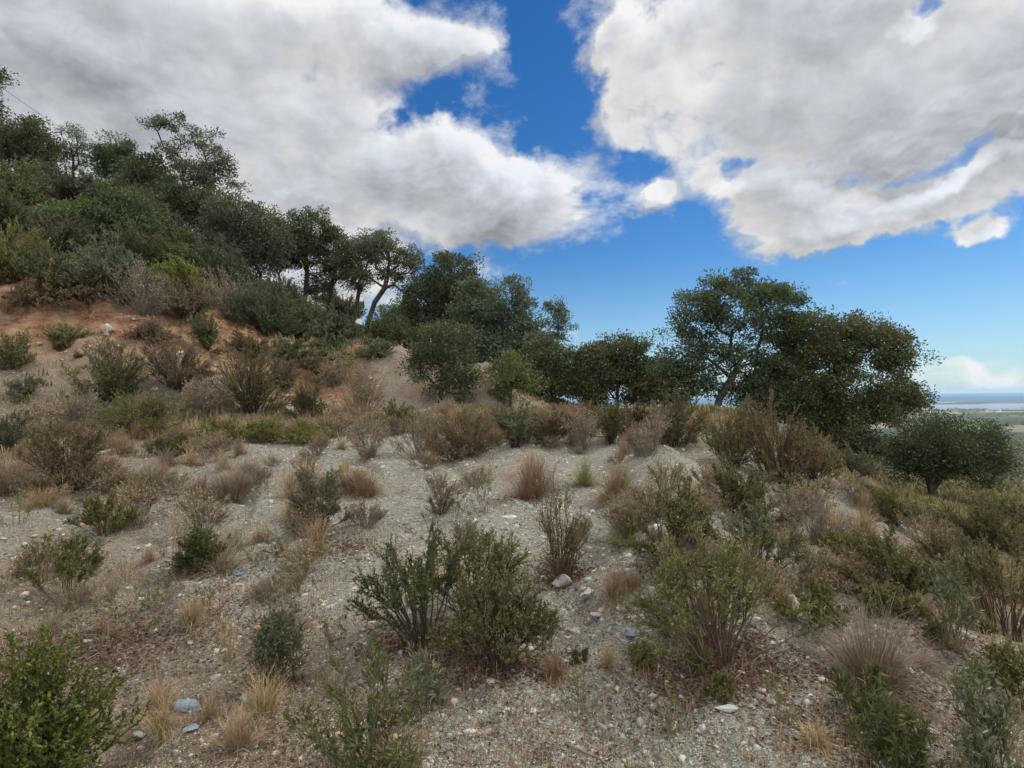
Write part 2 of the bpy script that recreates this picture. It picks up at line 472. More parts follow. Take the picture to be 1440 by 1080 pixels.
def ground_mat():
    mt, nt, b, out = new_mat('stony_ground')
    g = nt.node('ShaderNodeNewGeometry')
    pos = g.outputs['Position']
    at_ = nt.node('ShaderNodeAttribute', attribute_name='soil')
    sp = nt.node('ShaderNodeSeparateColor', {0: at_.outputs['Color']})
    red, grav, green = sp.outputs[0], sp.outputs[1], sp.outputs[2]
    dist = nt.vmath('LENGTH', pos)
    n1 = nt.noise(pos, .55, 6, .62)
    n2 = nt.noise(pos, 3.2, 6, .65)
    n3 = nt.noise(pos, 26, 5, .7)
    # gravel: two sizes of broken stone
    warp = nt.vmath('ADD', pos, nt.vmath('SCALE', nt.noise(pos, 14, 3, .6, out=1), scale=.05))
    v1 = nt.node('ShaderNodeTexVoronoi', {'Vector': warp, 'Scale': 34.0, 'Randomness': 1.0})
    v2 = nt.node('ShaderNodeTexVoronoi', {'Vector': warp, 'Scale': 95.0, 'Randomness': 1.0})
    c1 = nt.node('ShaderNodeSeparateColor', {0: v1.outputs['Color']})
    c2 = nt.node('ShaderNodeSeparateColor', {0: v2.outputs['Color']})
    stones = [(0, (.07, .065, .052)), (.16, (.19, .183, .142)), (.36, (.298, .30, .243)), (.58, (.24, .263, .232)), (.76, (.375, .348, .268)), (.88, (.27, .185, .115)), (1, (.58, .56, .50))]
    s1 = nt.ramp(c1.outputs[0], stones)
    s2 = nt.ramp(c2.outputs[0], stones)
    gravel = nt.mix(nt.rng(c1.outputs[1], .35, .6), s2, s1)
    fines = nt.ramp(n3, [(.25, (.08, .069, .047)), (.5, (.23, .21, .163)), (.75, (.37, .345, .275))])
    gravel = nt.mix(nt.rng(n2, .42, .62, .1, .5), gravel, fines)
    # brown earth with straw and dead leaf
    earth = nt.ramp(n3, [(.2, (.06, .040, .026)), (.45, (.155, .112, .075)), (.62, (.25, .19, .13)), (.8, (.38, .31, .23))])
    straw = nt.noise(nt.vmath('MULTIPLY', pos, (9., 31., 9.)), 2.2, 5, .7)
    earth = nt.mix(nt.rng(straw, .54, .66, 0, .7), earth, (.40, .32, .20))
    gmask = nt.rng(nt.math('ADD', nt.math('MULTIPLY', grav, .9), nt.math('MULTIPLY', nt.math('SUBTRACT', n1, .5), 2.2)), .15, .70)
    col = nt.mix(gmask, nt.mix(.25, earth, gravel), gravel)
    stain = nt.rng(nt.noise(pos, 1.3, 5, .6), .56, .68, 0, .55)
    col = nt.mix(stain, col, nt.mix(n3, (.16, .095, .06), (.30, .20, .13)))
    # red earth of the cut bank, streaked down the face
    st = nt.noise(nt.vmath('MULTIPLY', pos, (1., 1., 2.2)), 1.15, 9, .74)
    redc = nt.ramp(st, [(.30, (.045, .021, .013)), (.41, (.22, .088, .040)), (.50, (.38, .185, .090)), (.58, (.42, .28, .165)), (.68, (.48, .40, .30)), (.76, (.24, .15, .09))])
    redc = nt.mix(nt.rng(n3, .42, .68, 0, .55), redc, (.34, .26, .18))
    rm = nt.rng(nt.math('ADD', red, nt.math('MULTIPLY', nt.math('SUBTRACT', n1, .5), 1.1)), .25, .75)
    col = nt.mix(rm, col, redc)
    # low cover: dry herbs and grass between the bushes
    gn = nt.noise(pos, 2.4, 8, .7)
    gcol = nt.ramp(gn, [(.3, (.035, .035, .017)), (.46, (.075, .070, .030)), (.58, (.125, .100, .050)), (.72, (.20, .155, .09))])
    gm = nt.rng(nt.math('ADD', green, nt.math('MULTIPLY', nt.math('SUBTRACT', n2, .5), 1.2)), .35, .75)
    col = nt.mix(gm, col, gcol)
    # far country: woods, scrub and a patchwork of fields
    fv = nt.node('ShaderNodeTexVoronoi', {'Vector': nt.vmath('ADD', pos, nt.vmath('SCALE', nt.noise(pos, .004, 4, .6, out=1), scale=160.)), 'Scale': .0042})
    fc = nt.node('ShaderNodeSeparateColor', {0: fv.outputs['Color']})
    fields = nt.ramp(fc.outputs[0], [(0, (.025, .036, .018)), (.30, (.045, .060, .026)), (.48, (.085, .095, .036)), (.62, (.24, .21, .11)), (.8, (.36, .31, .20)), (1, (.06, .09, .03))])
    woods = nt.ramp(nt.noise(pos, .045, 8, .72), [(.35, (.016, .024, .010)), (.5, (.034, .046, .019)), (.62, (.065, .074, .032)), (.75, (.12, .11, .055))])
    fcol = nt.mix(nt.rng(dist, 1500., 2600.), woods, nt.mix(nt.rng(nt.noise(pos, .0022, 5, .65), .47, .56), fields, woods))
    col = nt.mix(nt.rng(dist, 55., 120.), col, fcol)
    shore = nt.rng(nt.node('ShaderNodeSeparateXYZ', {0: pos}).outputs[2], -99.9, -99.2, 1, 0)
    col = nt.mix(shore, col, (.42, .38, .30))
    nt.set(b.inputs['Base Color'], col)
    b.inputs['Roughness'].default_value = .95
    b.inputs['Specular IOR Level'].default_value = .15
    h = nt.math('ADD', nt.math('MULTIPLY', nt.rng(v1.outputs['Distance'], 0, .6, 1, 0, smooth=False), .6), nt.math('MULTIPLY', nt.rng(v2.outputs['Distance'], 0, .6, 1, 0, smooth=False), .3))
    h = nt.math('ADD', h, nt.math('MULTIPLY', n3, .9))
    h = nt.math('ADD', h, nt.math('MULTIPLY', n2, 1.2))
    h = nt.math('ADD', h, nt.math('MULTIPLY', nt.math('MULTIPLY', nt.noise(pos, 5.5, 8, .72), rm), 9.))
    bm = nt.node('ShaderNodeBump', {'Height': h, 'Strength': 1.0, 'Distance': .04})
    nt.set(b.inputs['Normal'], bm.outputs[0])
    return mt


def stone_mat(name, stops, scale=7.0, isl=.75):
    if name in _MATS: return _MATS[name]
    mt, nt, b, out = new_mat(name)
    g = nt.node('ShaderNodeNewGeometry')
    nz = nt.noise(g.outputs['Position'], scale, 8, .7)
    f = nt.math('ADD', nt.math('MULTIPLY', g.outputs['Random Per Island'], isl), nt.math('MULTIPLY', nt.rng(nz, .3, .7, smooth=False), 1 - isl))
    nt.set(b.inputs['Base Color'], nt.ramp(f, stops))
    b.inputs['Roughness'].default_value = .9
    b.inputs['Specular IOR Level'].default_value = .2
    bm = nt.node('ShaderNodeBump', {'Height': nt.noise(g.outputs['Position'], scale * 8, 6, .7), 'Strength': .5, 'Distance': .01})
    nt.set(b.inputs['Normal'], bm.outputs[0])
    _MATS[name] = mt
    return mt


def water_mat(name, col, rough):
    mt, nt, b, out = new_mat(name)
    g = nt.node('ShaderNodeNewGeometry')
    nz = nt.noise(nt.vmath('MULTIPLY', g.outputs['Position'], (1., .25, 1.)), .004, 5, .6)
    nt.set(b.inputs['Base Color'], nt.mix(nz, col, tuple(x * .75 for x in col)))
    b.inputs['Roughness'].default_value = rough
    b.inputs['Specular IOR Level'].default_value = .15
    return mt
# ------------------------------------------------------------------ sky, clouds, sun, air
SUN_AZ, SUN_EL = 62.0, 48.0            # degrees, azimuth clockwise from the view axis
SKY_STRENGTH = 0.10


def build_sky():
    w = bpy.data.worlds.new('World')
    SC.world = w
    w.use_nodes = True
    nt = NT(w.node_tree)
    bg = w.node_tree.nodes['Background']
    sky = nt.node('ShaderNodeTexSky')
    sky.sky_type = 'NISHITA'
    sky.sun_disc = False
    sky.sun_elevation = R_(SUN_EL)
    sky.sun_rotation = R_(SUN_AZ)
    sky.altitude = 100
    sky.air_density, sky.dust_density, sky.ozone_density = 1.0, .25, 2.5

    # cloud density as a function of direction
    grp = bpy.data.node_groups.new('cloud_density', 'ShaderNodeTree')
    grp.interface.new_socket('Direction', in_out='INPUT', socket_type='NodeSocketVector')
    grp.interface.new_socket('Density', in_out='OUTPUT', socket_type='NodeSocketFloat')
    g = NT(grp)
    gi, go = g.node('NodeGroupInput'), g.node('NodeGroupOutput')
    D = gi.outputs[0]
    sp = g.node('ShaderNodeSeparateXYZ', {0: D})
    az = g.math('ARCTAN2', sp.outputs[0], sp.outputs[1])
    el = g.math('ARCSINE', sp.outputs[2])
    zz = g.math('ADD', g.math('MULTIPLY', g.math('MAXIMUM', sp.outputs[2], 0.0), .8), .42)
    q = g.vmath('DIVIDE', D, g.node('ShaderNodeCombineXYZ', {0: zz, 1: zz, 2: g.math('MULTIPLY', zz, .62)}).outputs[0])
    wq = g.noise(q, 2.1, 4, .55, out=1)
    q2 = g.vmath('ADD', q, g.vmath('SCALE', g.vmath('SUBTRACT', wq, (.5, .5, .5)), scale=.30))
    f1 = g.noise(q2, 2.3, 9, .56)
    f2 = g.noise(q2, 6.5, 8, .60)
    f3 = g.noise(q2, 17.0, 6, .62)
    fb = g.math('ADD', g.math('MULTIPLY', g.math('SUBTRACT', f1, .5), 2.3), g.math('MULTIPLY', g.math('SUBTRACT', f2, .5), 1.25))
    fb = g.math('ADD', fb, g.math('MULTIPLY', g.math('SUBTRACT', f3, .5), .42))
    ae = g.node('ShaderNodeCombineXYZ', {0: az, 1: el, 2: 0.0}).outputs[0]
    wa = g.noise(ae, 5.0, 5, .6, out=1)
    ae = g.vmath('ADD', ae, g.vmath('SCALE', g.vmath('SUBTRACT', wa, (.5, .5, .5)), scale=.17))

    def azel(px, py):
        d = ray(px, py)
        d = d / np.linalg.norm(d)
        return math.atan2(d[0], d[1]), math.asin(d[2])

    acc = None
    for (px, py, rx, ry, rot, wt) in CLOUD_MASSES:
        a0, e0 = azel(px, py)
        a1, _ = azel(px + rx, py)
        a2, _ = azel(px - rx, py)
        _, e1 = azel(px, py - ry)
        _, e2 = azel(px, py + ry)
        mp = g.node('ShaderNodeMapping', {0: ae, 1: (a0, e0, 0), 2: (0, 0, R_(rot)), 3: (abs(a1 - a2) / 2, abs(e1 - e2) / 2, 1)}, vector_type='TEXTURE')
        acc = g.math('MULTIPLY_ADD', g.rng(g.vmath('LENGTH', mp.outputs[0]), 1.5, .2), wt, 0.0 if acc is None else acc)
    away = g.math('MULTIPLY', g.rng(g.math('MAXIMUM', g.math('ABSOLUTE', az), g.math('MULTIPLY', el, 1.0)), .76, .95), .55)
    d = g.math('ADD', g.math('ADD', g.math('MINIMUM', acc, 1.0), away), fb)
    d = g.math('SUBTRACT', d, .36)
    g.set(go.inputs[0], d)

    tc = nt.node('ShaderNodeTexCoord')
    D = tc.outputs['Generated']
    az_, el_ = R_(SUN_AZ), R_(SUN_EL)
    L = (math.sin(az_) * math.cos(el_), math.cos(az_) * math.cos(el_), math.sin(el_))

    def dens(v):
        nd = nt.node('ShaderNodeGroup')
        nd.node_tree = grp
        nt.set(nd.inputs[0], v)
        return nd.outputs[0]

    d0 = dens(D)
    d1 = dens(nt.vmath('NORMALIZE', nt.vmath('ADD', D, (L[0] * .035, L[1] * .035, L[2] * .05))))
    alpha = nt.rng(d0, -.16, .36)
    fine = nt.noise(nt.vmath('MULTIPLY', D, (9., 9., 15.)), 1.0, 8, .66)
    wisp = nt.math('MULTIPLY', nt.rng(nt.math('ADD', d0, nt.math('MULTIPLY', nt.math('SUBTRACT', fine, .5), 2.8)), -.46, .42), .66)
    alpha = nt.math('MAXIMUM', alpha, wisp)
    sxyz = nt.node('ShaderNodeSeparateXYZ', {0: D})
    low = nt.noise(nt.vmath('MULTIPLY', D, (1, 1, 1.7)), 3.4, 5, .6)
    thick = nt.math('ADD', d0, nt.math('MULTIPLY', nt.math('SUBTRACT', low, .5), 1.9))
    core = nt.rng(thick, .05, .95)
    rel = nt.math('MULTIPLY', nt.math('SUBTRACT', d0, d1), .60)
    val = nt.math('ADD', nt.math('SUBTRACT', 1.12, nt.math('MULTIPLY', core, .40)), rel)
    val = nt.math('MAXIMUM', nt.math('MINIMUM', val, 1.26), .42)
    # unseen cloud overhead and behind, brightened to add fill light on the ground
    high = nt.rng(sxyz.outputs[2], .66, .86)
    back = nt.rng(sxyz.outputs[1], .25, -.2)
    val = nt.math('MULTIPLY', val, nt.math('MULTIPLY_ADD', nt.math('MAXIMUM', high, back), UNSEEN_FILL, 1.0))
    tint = nt.mix(core, (1.0, .99, .97), (.90, .95, 1.04))
    ccol = nt.vmath('SCALE', tint, scale=nt.math('MULTIPLY', val, CLOUD_BRIGHT / SKY_STRENGTH))
    hs = nt.node('ShaderNodeHueSaturation', {'Color': sky.outputs[0], 'Saturation': SKY_SAT, 'Value': SKY_VAL, 'Hue': SKY_HUE})
    skyc = nt.mix(1.0, hs.outputs[0], SKY_TINT, 'MULTIPLY')
    # bright thin veil low on the horizon
    veil = nt.rng(nt.math('ADD', sxyz.outputs[2], nt.math('MULTIPLY', nt.math('SUBTRACT', low, .5), .06)), .0, .24, .42, 0)
    skyc = nt.mix(veil, skyc, tuple(x * 1 / SKY_STRENGTH for x in (.45, .67, .88)))
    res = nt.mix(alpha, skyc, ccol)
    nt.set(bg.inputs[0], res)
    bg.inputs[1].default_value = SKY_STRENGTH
    w.cycles.sampling_method = 'MANUAL'
    w.cycles.sample_map_resolution = 512

    sun = bpy.data.lights.new('sun', 'SUN')
    sun.energy = SUN_E
    sun.angle = R_(SUN_ANGLE)
    sun.color = (1.0, .95, .87)
    so = bpy.data.objects.new('sun', sun)
    COL.objects.link(so)
    so.rotation_euler = Vector((-L[0], -L[1], -L[2])).to_track_quat('-Z', 'Y').to_euler()
    so.location = (0, 0, 60)


# sky masses: picture column, row, half width, half height, turn (deg), weight (negative = clear sky)
CLOUD_MASSES = [
    (110, 160, 420, 300, 0, 1.0), (430, 215, 330, 130, 0, .9), (690, 285, 165, 68, 0, .9), (470, 20, 220, 70, 0, .75), (620, 70, 110, 50, -10, .45),
   
    (1130, 110, 320, 150, -18, 1.0), (1330, 130, 260, 190, 0, .9), (1080, 290, 110, 62, -20, .75), (1230, 325, 110, 30, 8, .6), (1370, 285, 110, 40, 15, .7), (900, 110, 70, 120, -20, .6),
    (905, 282, 36, 22, 10, .85), (1392, 334, 44, 18, 10, .8),
    (1352, 506, 30, 13, -14, .85), (1396, 515, 40, 9, 0, .7),
    (660, 70, 50, 30, 10, .34), (720, 115, 26, 34, 0, .30), (860, 60, 40, 70, 0, .5), (930, 200, 90, 70, -30, .55), (1150, 335, 120, 26, 0, .5), (1400, 262, 80, 26, 0, .6),
    (765, 50, 50, 90, 0, -.85), (610, 140, 60, 30, 20, -.5), (770, 175, 90, 26, 30, -.5), (880, 240, 50, 24, 0, -.5), 
    (1215, 130, 44, 26, 0, -.8), (1300, 35, 44, 36, 30, -1.0), (1180, 250, 60, 20, -20, -.6), (1045, 216, 34, 18, 0, -.5), (1350, 222, 130, 18, 12, -.9), (880, 400, 270, 60, 0, -.5), (470, 395, 130, 60, 0, .9), (1180, 440, 500, 70, 0, -.8),
]
CLOUD_BRIGHT = .70
SKY_SAT, SKY_VAL, SKY_HUE = 1.35, .86, .5
SKY_TINT = (.74, .95, 1.12)
UNSEEN_FILL = 2.3
SUN_E, SUN_ANGLE = 2.6, 10.0


def build_air():
    mt = bpy.data.materials.new('thin_air')
    mt.use_nodes = True
    nt = NT(mt.node_tree)
    for n in list(mt.node_tree.nodes):
        mt.node_tree.nodes.remove(n)
    out = nt.node('ShaderNodeOutputMaterial')
    pv = nt.node('ShaderNodeVolumePrincipled')
    pv.inputs['Color'].default_value = (.60, .82, 1.0, 1)
    pv.inputs['Density'].default_value = 5e-5
    nt.set(out.inputs['Volume'], pv.outputs[0])
    a, z0, z1 = 42000.0, -116.0, 60.0
    v = np.array([(x, y, z) for x in (-a, a) for y in (-a, a) for z in (z0, z1)])
    f = np.array([(0, 1, 3, 2), (4, 6, 7, 5), (0, 4, 5, 1), (2, 3, 7, 6), (0, 2, 6, 4), (1, 5, 7, 3)])
    o = put('haze', mesh('haze', v, f, mt))
    tag(o, 'thin bluish air over the valley and the distant plain', 'haze', kind='stuff')
    o.visible_shadow = True
# ------------------------------------------------------------------ ground, lagoon, sea
def build_ground():
    th = np.concatenate([np.linspace(-180, -58, 56, endpoint=False), np.linspace(-58, 58, 560, endpoint=False), np.linspace(58, 180, 56, endpoint=False)])
    rr = [0.35]
    while rr[-1] < 39000:
        r = rr[-1]
        rr.append(r * (1.0125 if r < 60 else 1.02 if r < 3000 else 1.015))
    rr = np.array(rr)
    T, Rr = np.meshgrid(np.radians(th), rr, indexing='ij')
    X, Y = Rr * np.sin(T), Rr * np.cos(T)
    Z, G = survey(X, Y)
    # loose stony surface close by
    near = 1 - sstep(10, 22, Rr)
    Z = Z + near * (fbm(X * 14, Y * 14, 31, 3) * .012)
    z0, g0 = survey(np.array([0.]), np.array([0.]))
    V = np.concatenate([np.stack([X, Y, Z], -1).reshape(-1, 3), [[0, 0, z0[0]]]])
    n, k = X.shape
    idx = np.arange(n * k).reshape(n, k)
    nx = np.roll(idx, -1, 0)
    q = np.stack([idx[:, :-1], nx[:, :-1], nx[:, 1:], idx[:, 1:]], -1).reshape(-1, 4)[:, ::-1]
    tri = np.stack([idx[:, 0], np.full(n, n * k), nx[:, 0]], -1)[:, ::-1]
    me = mesh('ground', V, [q, tri], ground_mat(), smooth=True)
    ca = me.color_attributes.new('soil', 'FLOAT_COLOR', 'POINT')
    c = np.ones((len(V), 4), np.float32)
    c[:-1, :3] = G.reshape(-1, 3)
    c[-1, :3] = g0[0]
    ca.data.foreach_set('color', c.ravel())
    tag(put('ground', me), 'stony hillside ground with grey gravel, brown earth and a red cut bank', kind='structure')


def ring_sheet(name, r0, r1, a0, a1, z, mat, label):
    th = np.radians(np.linspace(a0, a1, 90))
    rs = np.geomspace(r0, r1, 12)
    T, Rr = np.meshgrid(th, rs, indexing='ij')
    V = np.stack([Rr * np.sin(T), Rr * np.cos(T), np.full_like(T, z)], -1).reshape(-1, 3)
    idx = np.arange(T.size).reshape(T.shape)
    q = np.stack([idx[:-1, :-1], idx[:-1, 1:], idx[1:, 1:], idx[1:, :-1]], -1).reshape(-1, 4)
    tag(put(name, mesh(name, V, q, mat)), label, kind='structure')


def build_waters():
    ring_sheet('lagoon', 3700, 6300, 18, 70, -100.0, water_mat('lagoon_water', (.20, .26, .30), .25), 'pale strip of lagoon behind the plain')
    ring_sheet('sea', 6600, 41000, -75, 75, -100.1, water_mat('sea_water', (.004, .078, .19), .7), 'blue open sea along the horizon')
# ------------------------------------------------------------------ trees
def grow_skeleton(rng, root_pts, tips, wander=.10, base_bias=.35, taper_tip=.010, power=.47):
    """joins tips onto a growing branching frame (nearest attachment); returns polyline edges with radii"""
    pos = [np.asarray(p, float) for p in root_pts]
    par = [-1] + list(range(len(root_pts) - 1))
    plen = [0.0]
    for i in range(1, len(pos)):
        plen.append(plen[-1] + np.linalg.norm(pos[i] - pos[i - 1]))
    first = max(1, len(root_pts) // 2)
    order = np.argsort([np.linalg.norm(t - pos[-1]) + .3 * rng.random() for t in tips])
    P = np.zeros((len(pos) + len(tips) * 14, 3))
    Lg = np.zeros(len(P))
    n = len(pos)
    P[:n] = pos
    Lg[:n] = plen
    leafn = []
    for ti in order:
        t = tips[ti]
        d = np.linalg.norm(P[first:n] - t, axis=1)
        # prefer joints that lie below/inside the tip
        cost = d + base_bias * Lg[first:n] + .35 * np.maximum(0, P[first:n, 2] - t[2])
        j = first + int(np.argmin(cost))
        a = P[j].copy()
        dist = np.linalg.norm(t - a)
        k = int(min(10, max(1, round(dist / .45))))
        prev = j
        sag = rng.normal(size=3) * wander * dist
        for s in range(1, k + 1):
            f = s / k
            p = a + (t - a) * f + sag * math.sin(math.pi * f) + np.array([0, 0, .10 * dist * math.sin(math.pi * f)])
            if s < k: p = p + rng.normal(size=3) * .035 * dist ** .5
            P[n] = p
            par.append(prev)
            Lg[n] = Lg[prev] + dist / k
            prev = n
            n += 1
        leafn.append(prev)
    cnt = np.zeros(n)
    for l in leafn: cnt[l] = 1
    for i in range(n - 1, 0, -1):
        cnt[par[i]] += cnt[i] if cnt[i] else .5
    rad = taper_tip * np.maximum(cnt, .6) ** power
    return P[:n], np.array(par), rad


def skeleton_mesh(name, P, par, rad, mat, sides=6):
    e = np.where(par >= 0)[0]
    a, b = P[par[e]], P[e]
    ra, rb = np.minimum(rad[par[e]], rad[e] * 1.7), rad[e]
    # first edge of the trunk flares
    d = b - a
    PP = np.stack([a - d * .04, a + d * .5, b + d * .04], 1)
    RR = np.stack([ra, (ra + rb) / 2, rb], 1)
    v, q = tubes(PP, RR, sides)
    return mesh(name, v, q, mat, smooth=True)


def make_tree(t):
    """t: base spot, lobes of the crown in metres round the base"""
    rng = np.random.default_rng(t['seed'])
    base = t['base']
    tips = []
    clumps = []
    for (c, r, dens) in t['lobes']:
        c = c - base
        vol = r[0] * r[1] * r[2]
        n = max(8, int(1.30 * t.get('dens', 30) * dens * vol ** .72))
        u = unit(rng.normal(size=(n * 3, 3)))
        rr = rng.random(n * 3) ** (1 / t.get('shell', 3.0))
        p = u * rr[:, None]
        ph = rng.random(3) * 50
        # holes and bulges
        q = p * r + c
        gap = vnoise(q[:, 0] * .95 + ph[0] + q[:, 2] * .6, q[:, 1] * .95 + ph[1] - q[:, 2] * .7, t['seed'])
        ok = gap > t.get('gap', -.18) - .11
        lump = vnoise(u[:, 0] * 2.3 + ph[0] + u[:, 2] * 1.1, u[:, 1] * 2.3 + ph[1] + u[:, 2] * 1.7, t['seed'] + 5)
        q = c + p * r * (1 + .58 * lump)[:, None]
        q = q[ok][:n]
        clumps.append(q)
    cl = np.concatenate(clumps)
    gz = np.array([0.0])
    cl = cl[cl[:, 2] > t.get('min_z', .35)]
    k = min(len(cl), t.get('limbs', 150))
    tips = cl[rng.permutation(len(cl))[:k]]
    tr = np.array(t['trunk'], float) - base
    P, par, rad = grow_skeleton(rng, tr, tips, wander=t.get('wander', .10), base_bias=t.get('bias', .30), taper_tip=t.get('tip', .011) * .8)
    P[0][2] -= .15
    rad *= t.get('thick', 1.0)
    root = bpy.data.objects.new(t['name'], None)
    COL.objects.link(root)
    root.location = [float(x) for x in base]
    tag(root, t['label'], t.get('cat', 'tree'), t.get('group'))
    put('trunk', skeleton_mesh('trunk', P, par, rad, t.get('bark', BARK)), root)
    # leaf sprays: each a loose rosette, a little flattened and lifted to the light
    nl = t.get('leaves', 105)
    L = t.get('leaf', .105)
    sz = t.get('spray', .34) * 1.22
    cs = np.repeat(cl, nl, 0)
    scale = np.repeat(.55 + .9 * rng.random(len(cl)), nl)
    off = np.clip(rng.normal(size=cs.shape), -1.5, 1.5) * np.array([1, 1, .62]) * (sz * .52) * scale[:, None]
    pts = cs + off
    cen = np.mean(cl, 0)
    outw = unit(pts - cen)
    d = unit(unit(off + 1e-6) * .8 + outw * .5 + rng.normal(size=pts.shape) * .75 + np.array([0, 0, .2]))
    ll = L * (.6 + .8 * rng.random(len(pts)))
    v, f = leaves(pts, d, ll, ll * t.get('lw', .58), rng)
    put('crown', mesh('crown', v, f, LM(t['mat'])), root)
    return root


# ------------------------------------------------------------------ shrubs, herbs, tufts
KIND = {
    # leggy rock-rose: bare stems below, fine foliage above
    'legs': dict(n=26, t0=.56, twigs=14, tw=.20, L=.024, W=.0085, per=20, stem='red', sr=.0055, lift=.9, arch=.35),
    'bush': dict(n=30, t0=.18, twigs=17, tw=.21, L=.024, W=.0095, per=22, stem='dark', sr=.0055, lift=.7, arch=.45),
    'twig': dict(n=46, t0=.45, twigs=9, tw=.20, L=.020, W=.006, per=3, stem='grey', sr=.0035, lift=.8, arch=.35),
    'herb': dict(n=13, t0=.20, twigs=8, tw=.16, L=.040, W=.0095, per=9, stem='green', sr=.0045, lift=.9, arch=.25),
    'low':  dict(n=30, t0=.10, twigs=10, tw=.26, L=.021, W=.010, per=30, stem='dark', sr=.004, lift=.5, arch=.6),
    'weed': dict(n=9, t0=.30, twigs=4, tw=.16, L=.030, W=.009, per=7, stem='tan', sr=.0028, lift=1.0, arch=.2),
}


def shrub_arrays(rng, w, h, k, dist, lean=(0, 0)):
    n = k['n']
    px = dist / 605.0
    rx = w / 2
    phi = rng.random(n) * 2 * math.pi
    rho = rng.random(n) ** .42 * rx * .95
    lo = rng.random(4) * 6.28
    lob = 1 + .26 * np.sin(2 * phi + lo[0]) + .20 * np.sin(3 * phi + lo[1]) + .12 * np.sin(5 * phi + lo[2])
    rho = rho * lob
    ht = h * np.sqrt(np.maximum(.16, 1 - .72 * (rho / rx) ** 2)) * (.58 + .50 * rng.random(n)) * (1 + .20 * np.sin(phi + lo[3]) * rho / rx)
    tip = np.stack([rho * np.cos(phi) + lean[0] * ht, rho * np.sin(phi) + lean[1] * ht, ht], -1)
    bs = np.stack([np.cos(phi), np.sin(phi), np.zeros(n)], -1) * (rho * .16 + .012)[:, None] + rng.normal(size=(n, 3)) * [.02, .02, 0]
    bs[:, 2] = -.04
    mid = bs + (tip - bs) * .5
    mid[:, :2] -= (tip - bs)[:, :2] * k['arch'] * .55
    mid += rng.normal(size=mid.shape) * .05 * h
    ts = np.linspace(0, 1, 7)[None, :, None]
    P = bs[:, None] * (1 - ts) ** 2 + 2 * mid[:, None] * ts * (1 - ts) + tip[:, None] * ts ** 2
    P[:, 1:-1] += rng.normal(size=(n, 5, 3)) * .012 * h
    sr = max(k['sr'] * (.6 + .5 * h), px * .22)
    Rd = sr * (1.25 - .95 * ts[..., 0]) * (.7 + .6 * rng.random((n, 1)))
    m = k['twigs']
    # side twigs
    t = k['t0'] + (1 - k['t0']) * rng.random((n, m)) ** .8
    i = np.clip((t * 6).astype(int), 0, 5)
    fr = (t * 6 - i)[..., None]
    ar = np.arange(n)[:, None]
    p0 = P[ar, i] * (1 - fr) + P[ar, i + 1] * fr
    sd = unit(P[ar, i + 1] - P[ar, i])
    outw = unit(np.concatenate([p0[..., :2], np.zeros(p0.shape[:2] + (1,))], -1) + 1e-6)
    d = unit(sd * .8 + outw * .35 + rng.normal(size=p0.shape) * .55 + np.array([0, 0, k['lift'] * .5]))
    tl = k['tw'] * h ** .6 * (.45 + .8 * rng.random((n, m))) * (1.15 - .5 * t)
    p1 = p0 + d * tl[..., None] * .5 + rng.normal(size=p0.shape) * .01
    p2 = p0 + d * tl[..., None] + np.array([0, 0, .12]) * tl[..., None] * k['lift']
    Q = np.stack([p0, p1, p2], 2).reshape(-1, 3, 3)
    tr_ = max(sr * .42, px * .14)
    Rq = np.tile(np.array([tr_, tr_ * .8, tr_ * .5]), (len(Q), 1))
    wood = join([tubes(P, Rd, 4), tubes(Q, Rq, 3)])
    # leaves along the twigs
    L = max(k['L'], px * 1.55)
    gain = (L / k['L']) ** 1.35
    per = max(3, int(round(k['per'] / gain * k.get('full', 1))))
    tt = rng.random((len(Q), per)) ** .75
    j = np.minimum((tt * 2).astype(int), 1)
    ff = (tt * 2 - j)[..., None]
    aq = np.arange(len(Q))[:, None]
    c = (Q[aq, j] * (1 - ff) + Q[aq, j + 1] * ff).reshape(-1, 3)
    dd = unit(np.repeat(unit(Q[:, 2] - Q[:, 0]), per, 0) * .75 + rng.normal(size=c.shape) * .62 + np.array([0, 0, .18 * k['lift']]))
    ll = L * (.55 + .8 * rng.random(len(c)))
    W = max(k['W'], px * .75) / max(k['L'], px * 1.55)
    fol = leaves(c, dd, ll, ll * W, rng)
    return wood, fol


def tuft_arrays(rng, w, h, n, dist, spread=1.0):
    px = dist / 605.0
    rx = w / 2
    phi = rng.random(n) * 2 * math.pi
    rho = rng.random(n) ** .42 * rx * 1.12
    rho *= 1 + .2 * np.sin(2 * phi + rng.random() * 6) + .15 * np.sin(3 * phi + rng.random() * 6)
    ht = h * np.sqrt(np.maximum(.04, 1 - .93 * np.minimum(1, rho / rx) ** 2)) * (.55 + .5 * rng.random(n)) * np.where(rng.random(n) < .28, .42, 1)
    tip = np.stack([rho * np.cos(phi), rho * np.sin(phi), ht], -1)
    bs = np.stack([np.cos(phi), np.sin(phi), np.zeros(n)], -1) * (rho * .16)[:, None] + rng.normal(size=(n, 3)) * [.02, .02, 0]
    bs[:, 2] = -.03
    mid = bs * .35 + tip * .65
    mid[:, :2] -= (tip - bs)[:, :2] * .22
    mid[:, 2] += .10 * ht
    tip += rng.normal(size=tip.shape) * [.11, .11, .05] * h
    mid += rng.normal(size=mid.shape) * .05 * h
    P = np.stack([bs, bs * .6 + mid * .4, mid, tip], 1)
    wd = max(.0015, px * .15)
    Wd = np.stack([np.full(n, wd), np.full(n, wd), np.full(n, wd * .8), np.full(n, wd * .25)], 1) * (.6 + .8 * rng.random((n, 1)))
    side = unit(np.stack([-np.sin(phi + rng.normal(size=n) * .9), np.cos(phi + rng.normal(size=n) * .9), np.zeros(n)], -1))
    return ribbons(P, Wd, side)


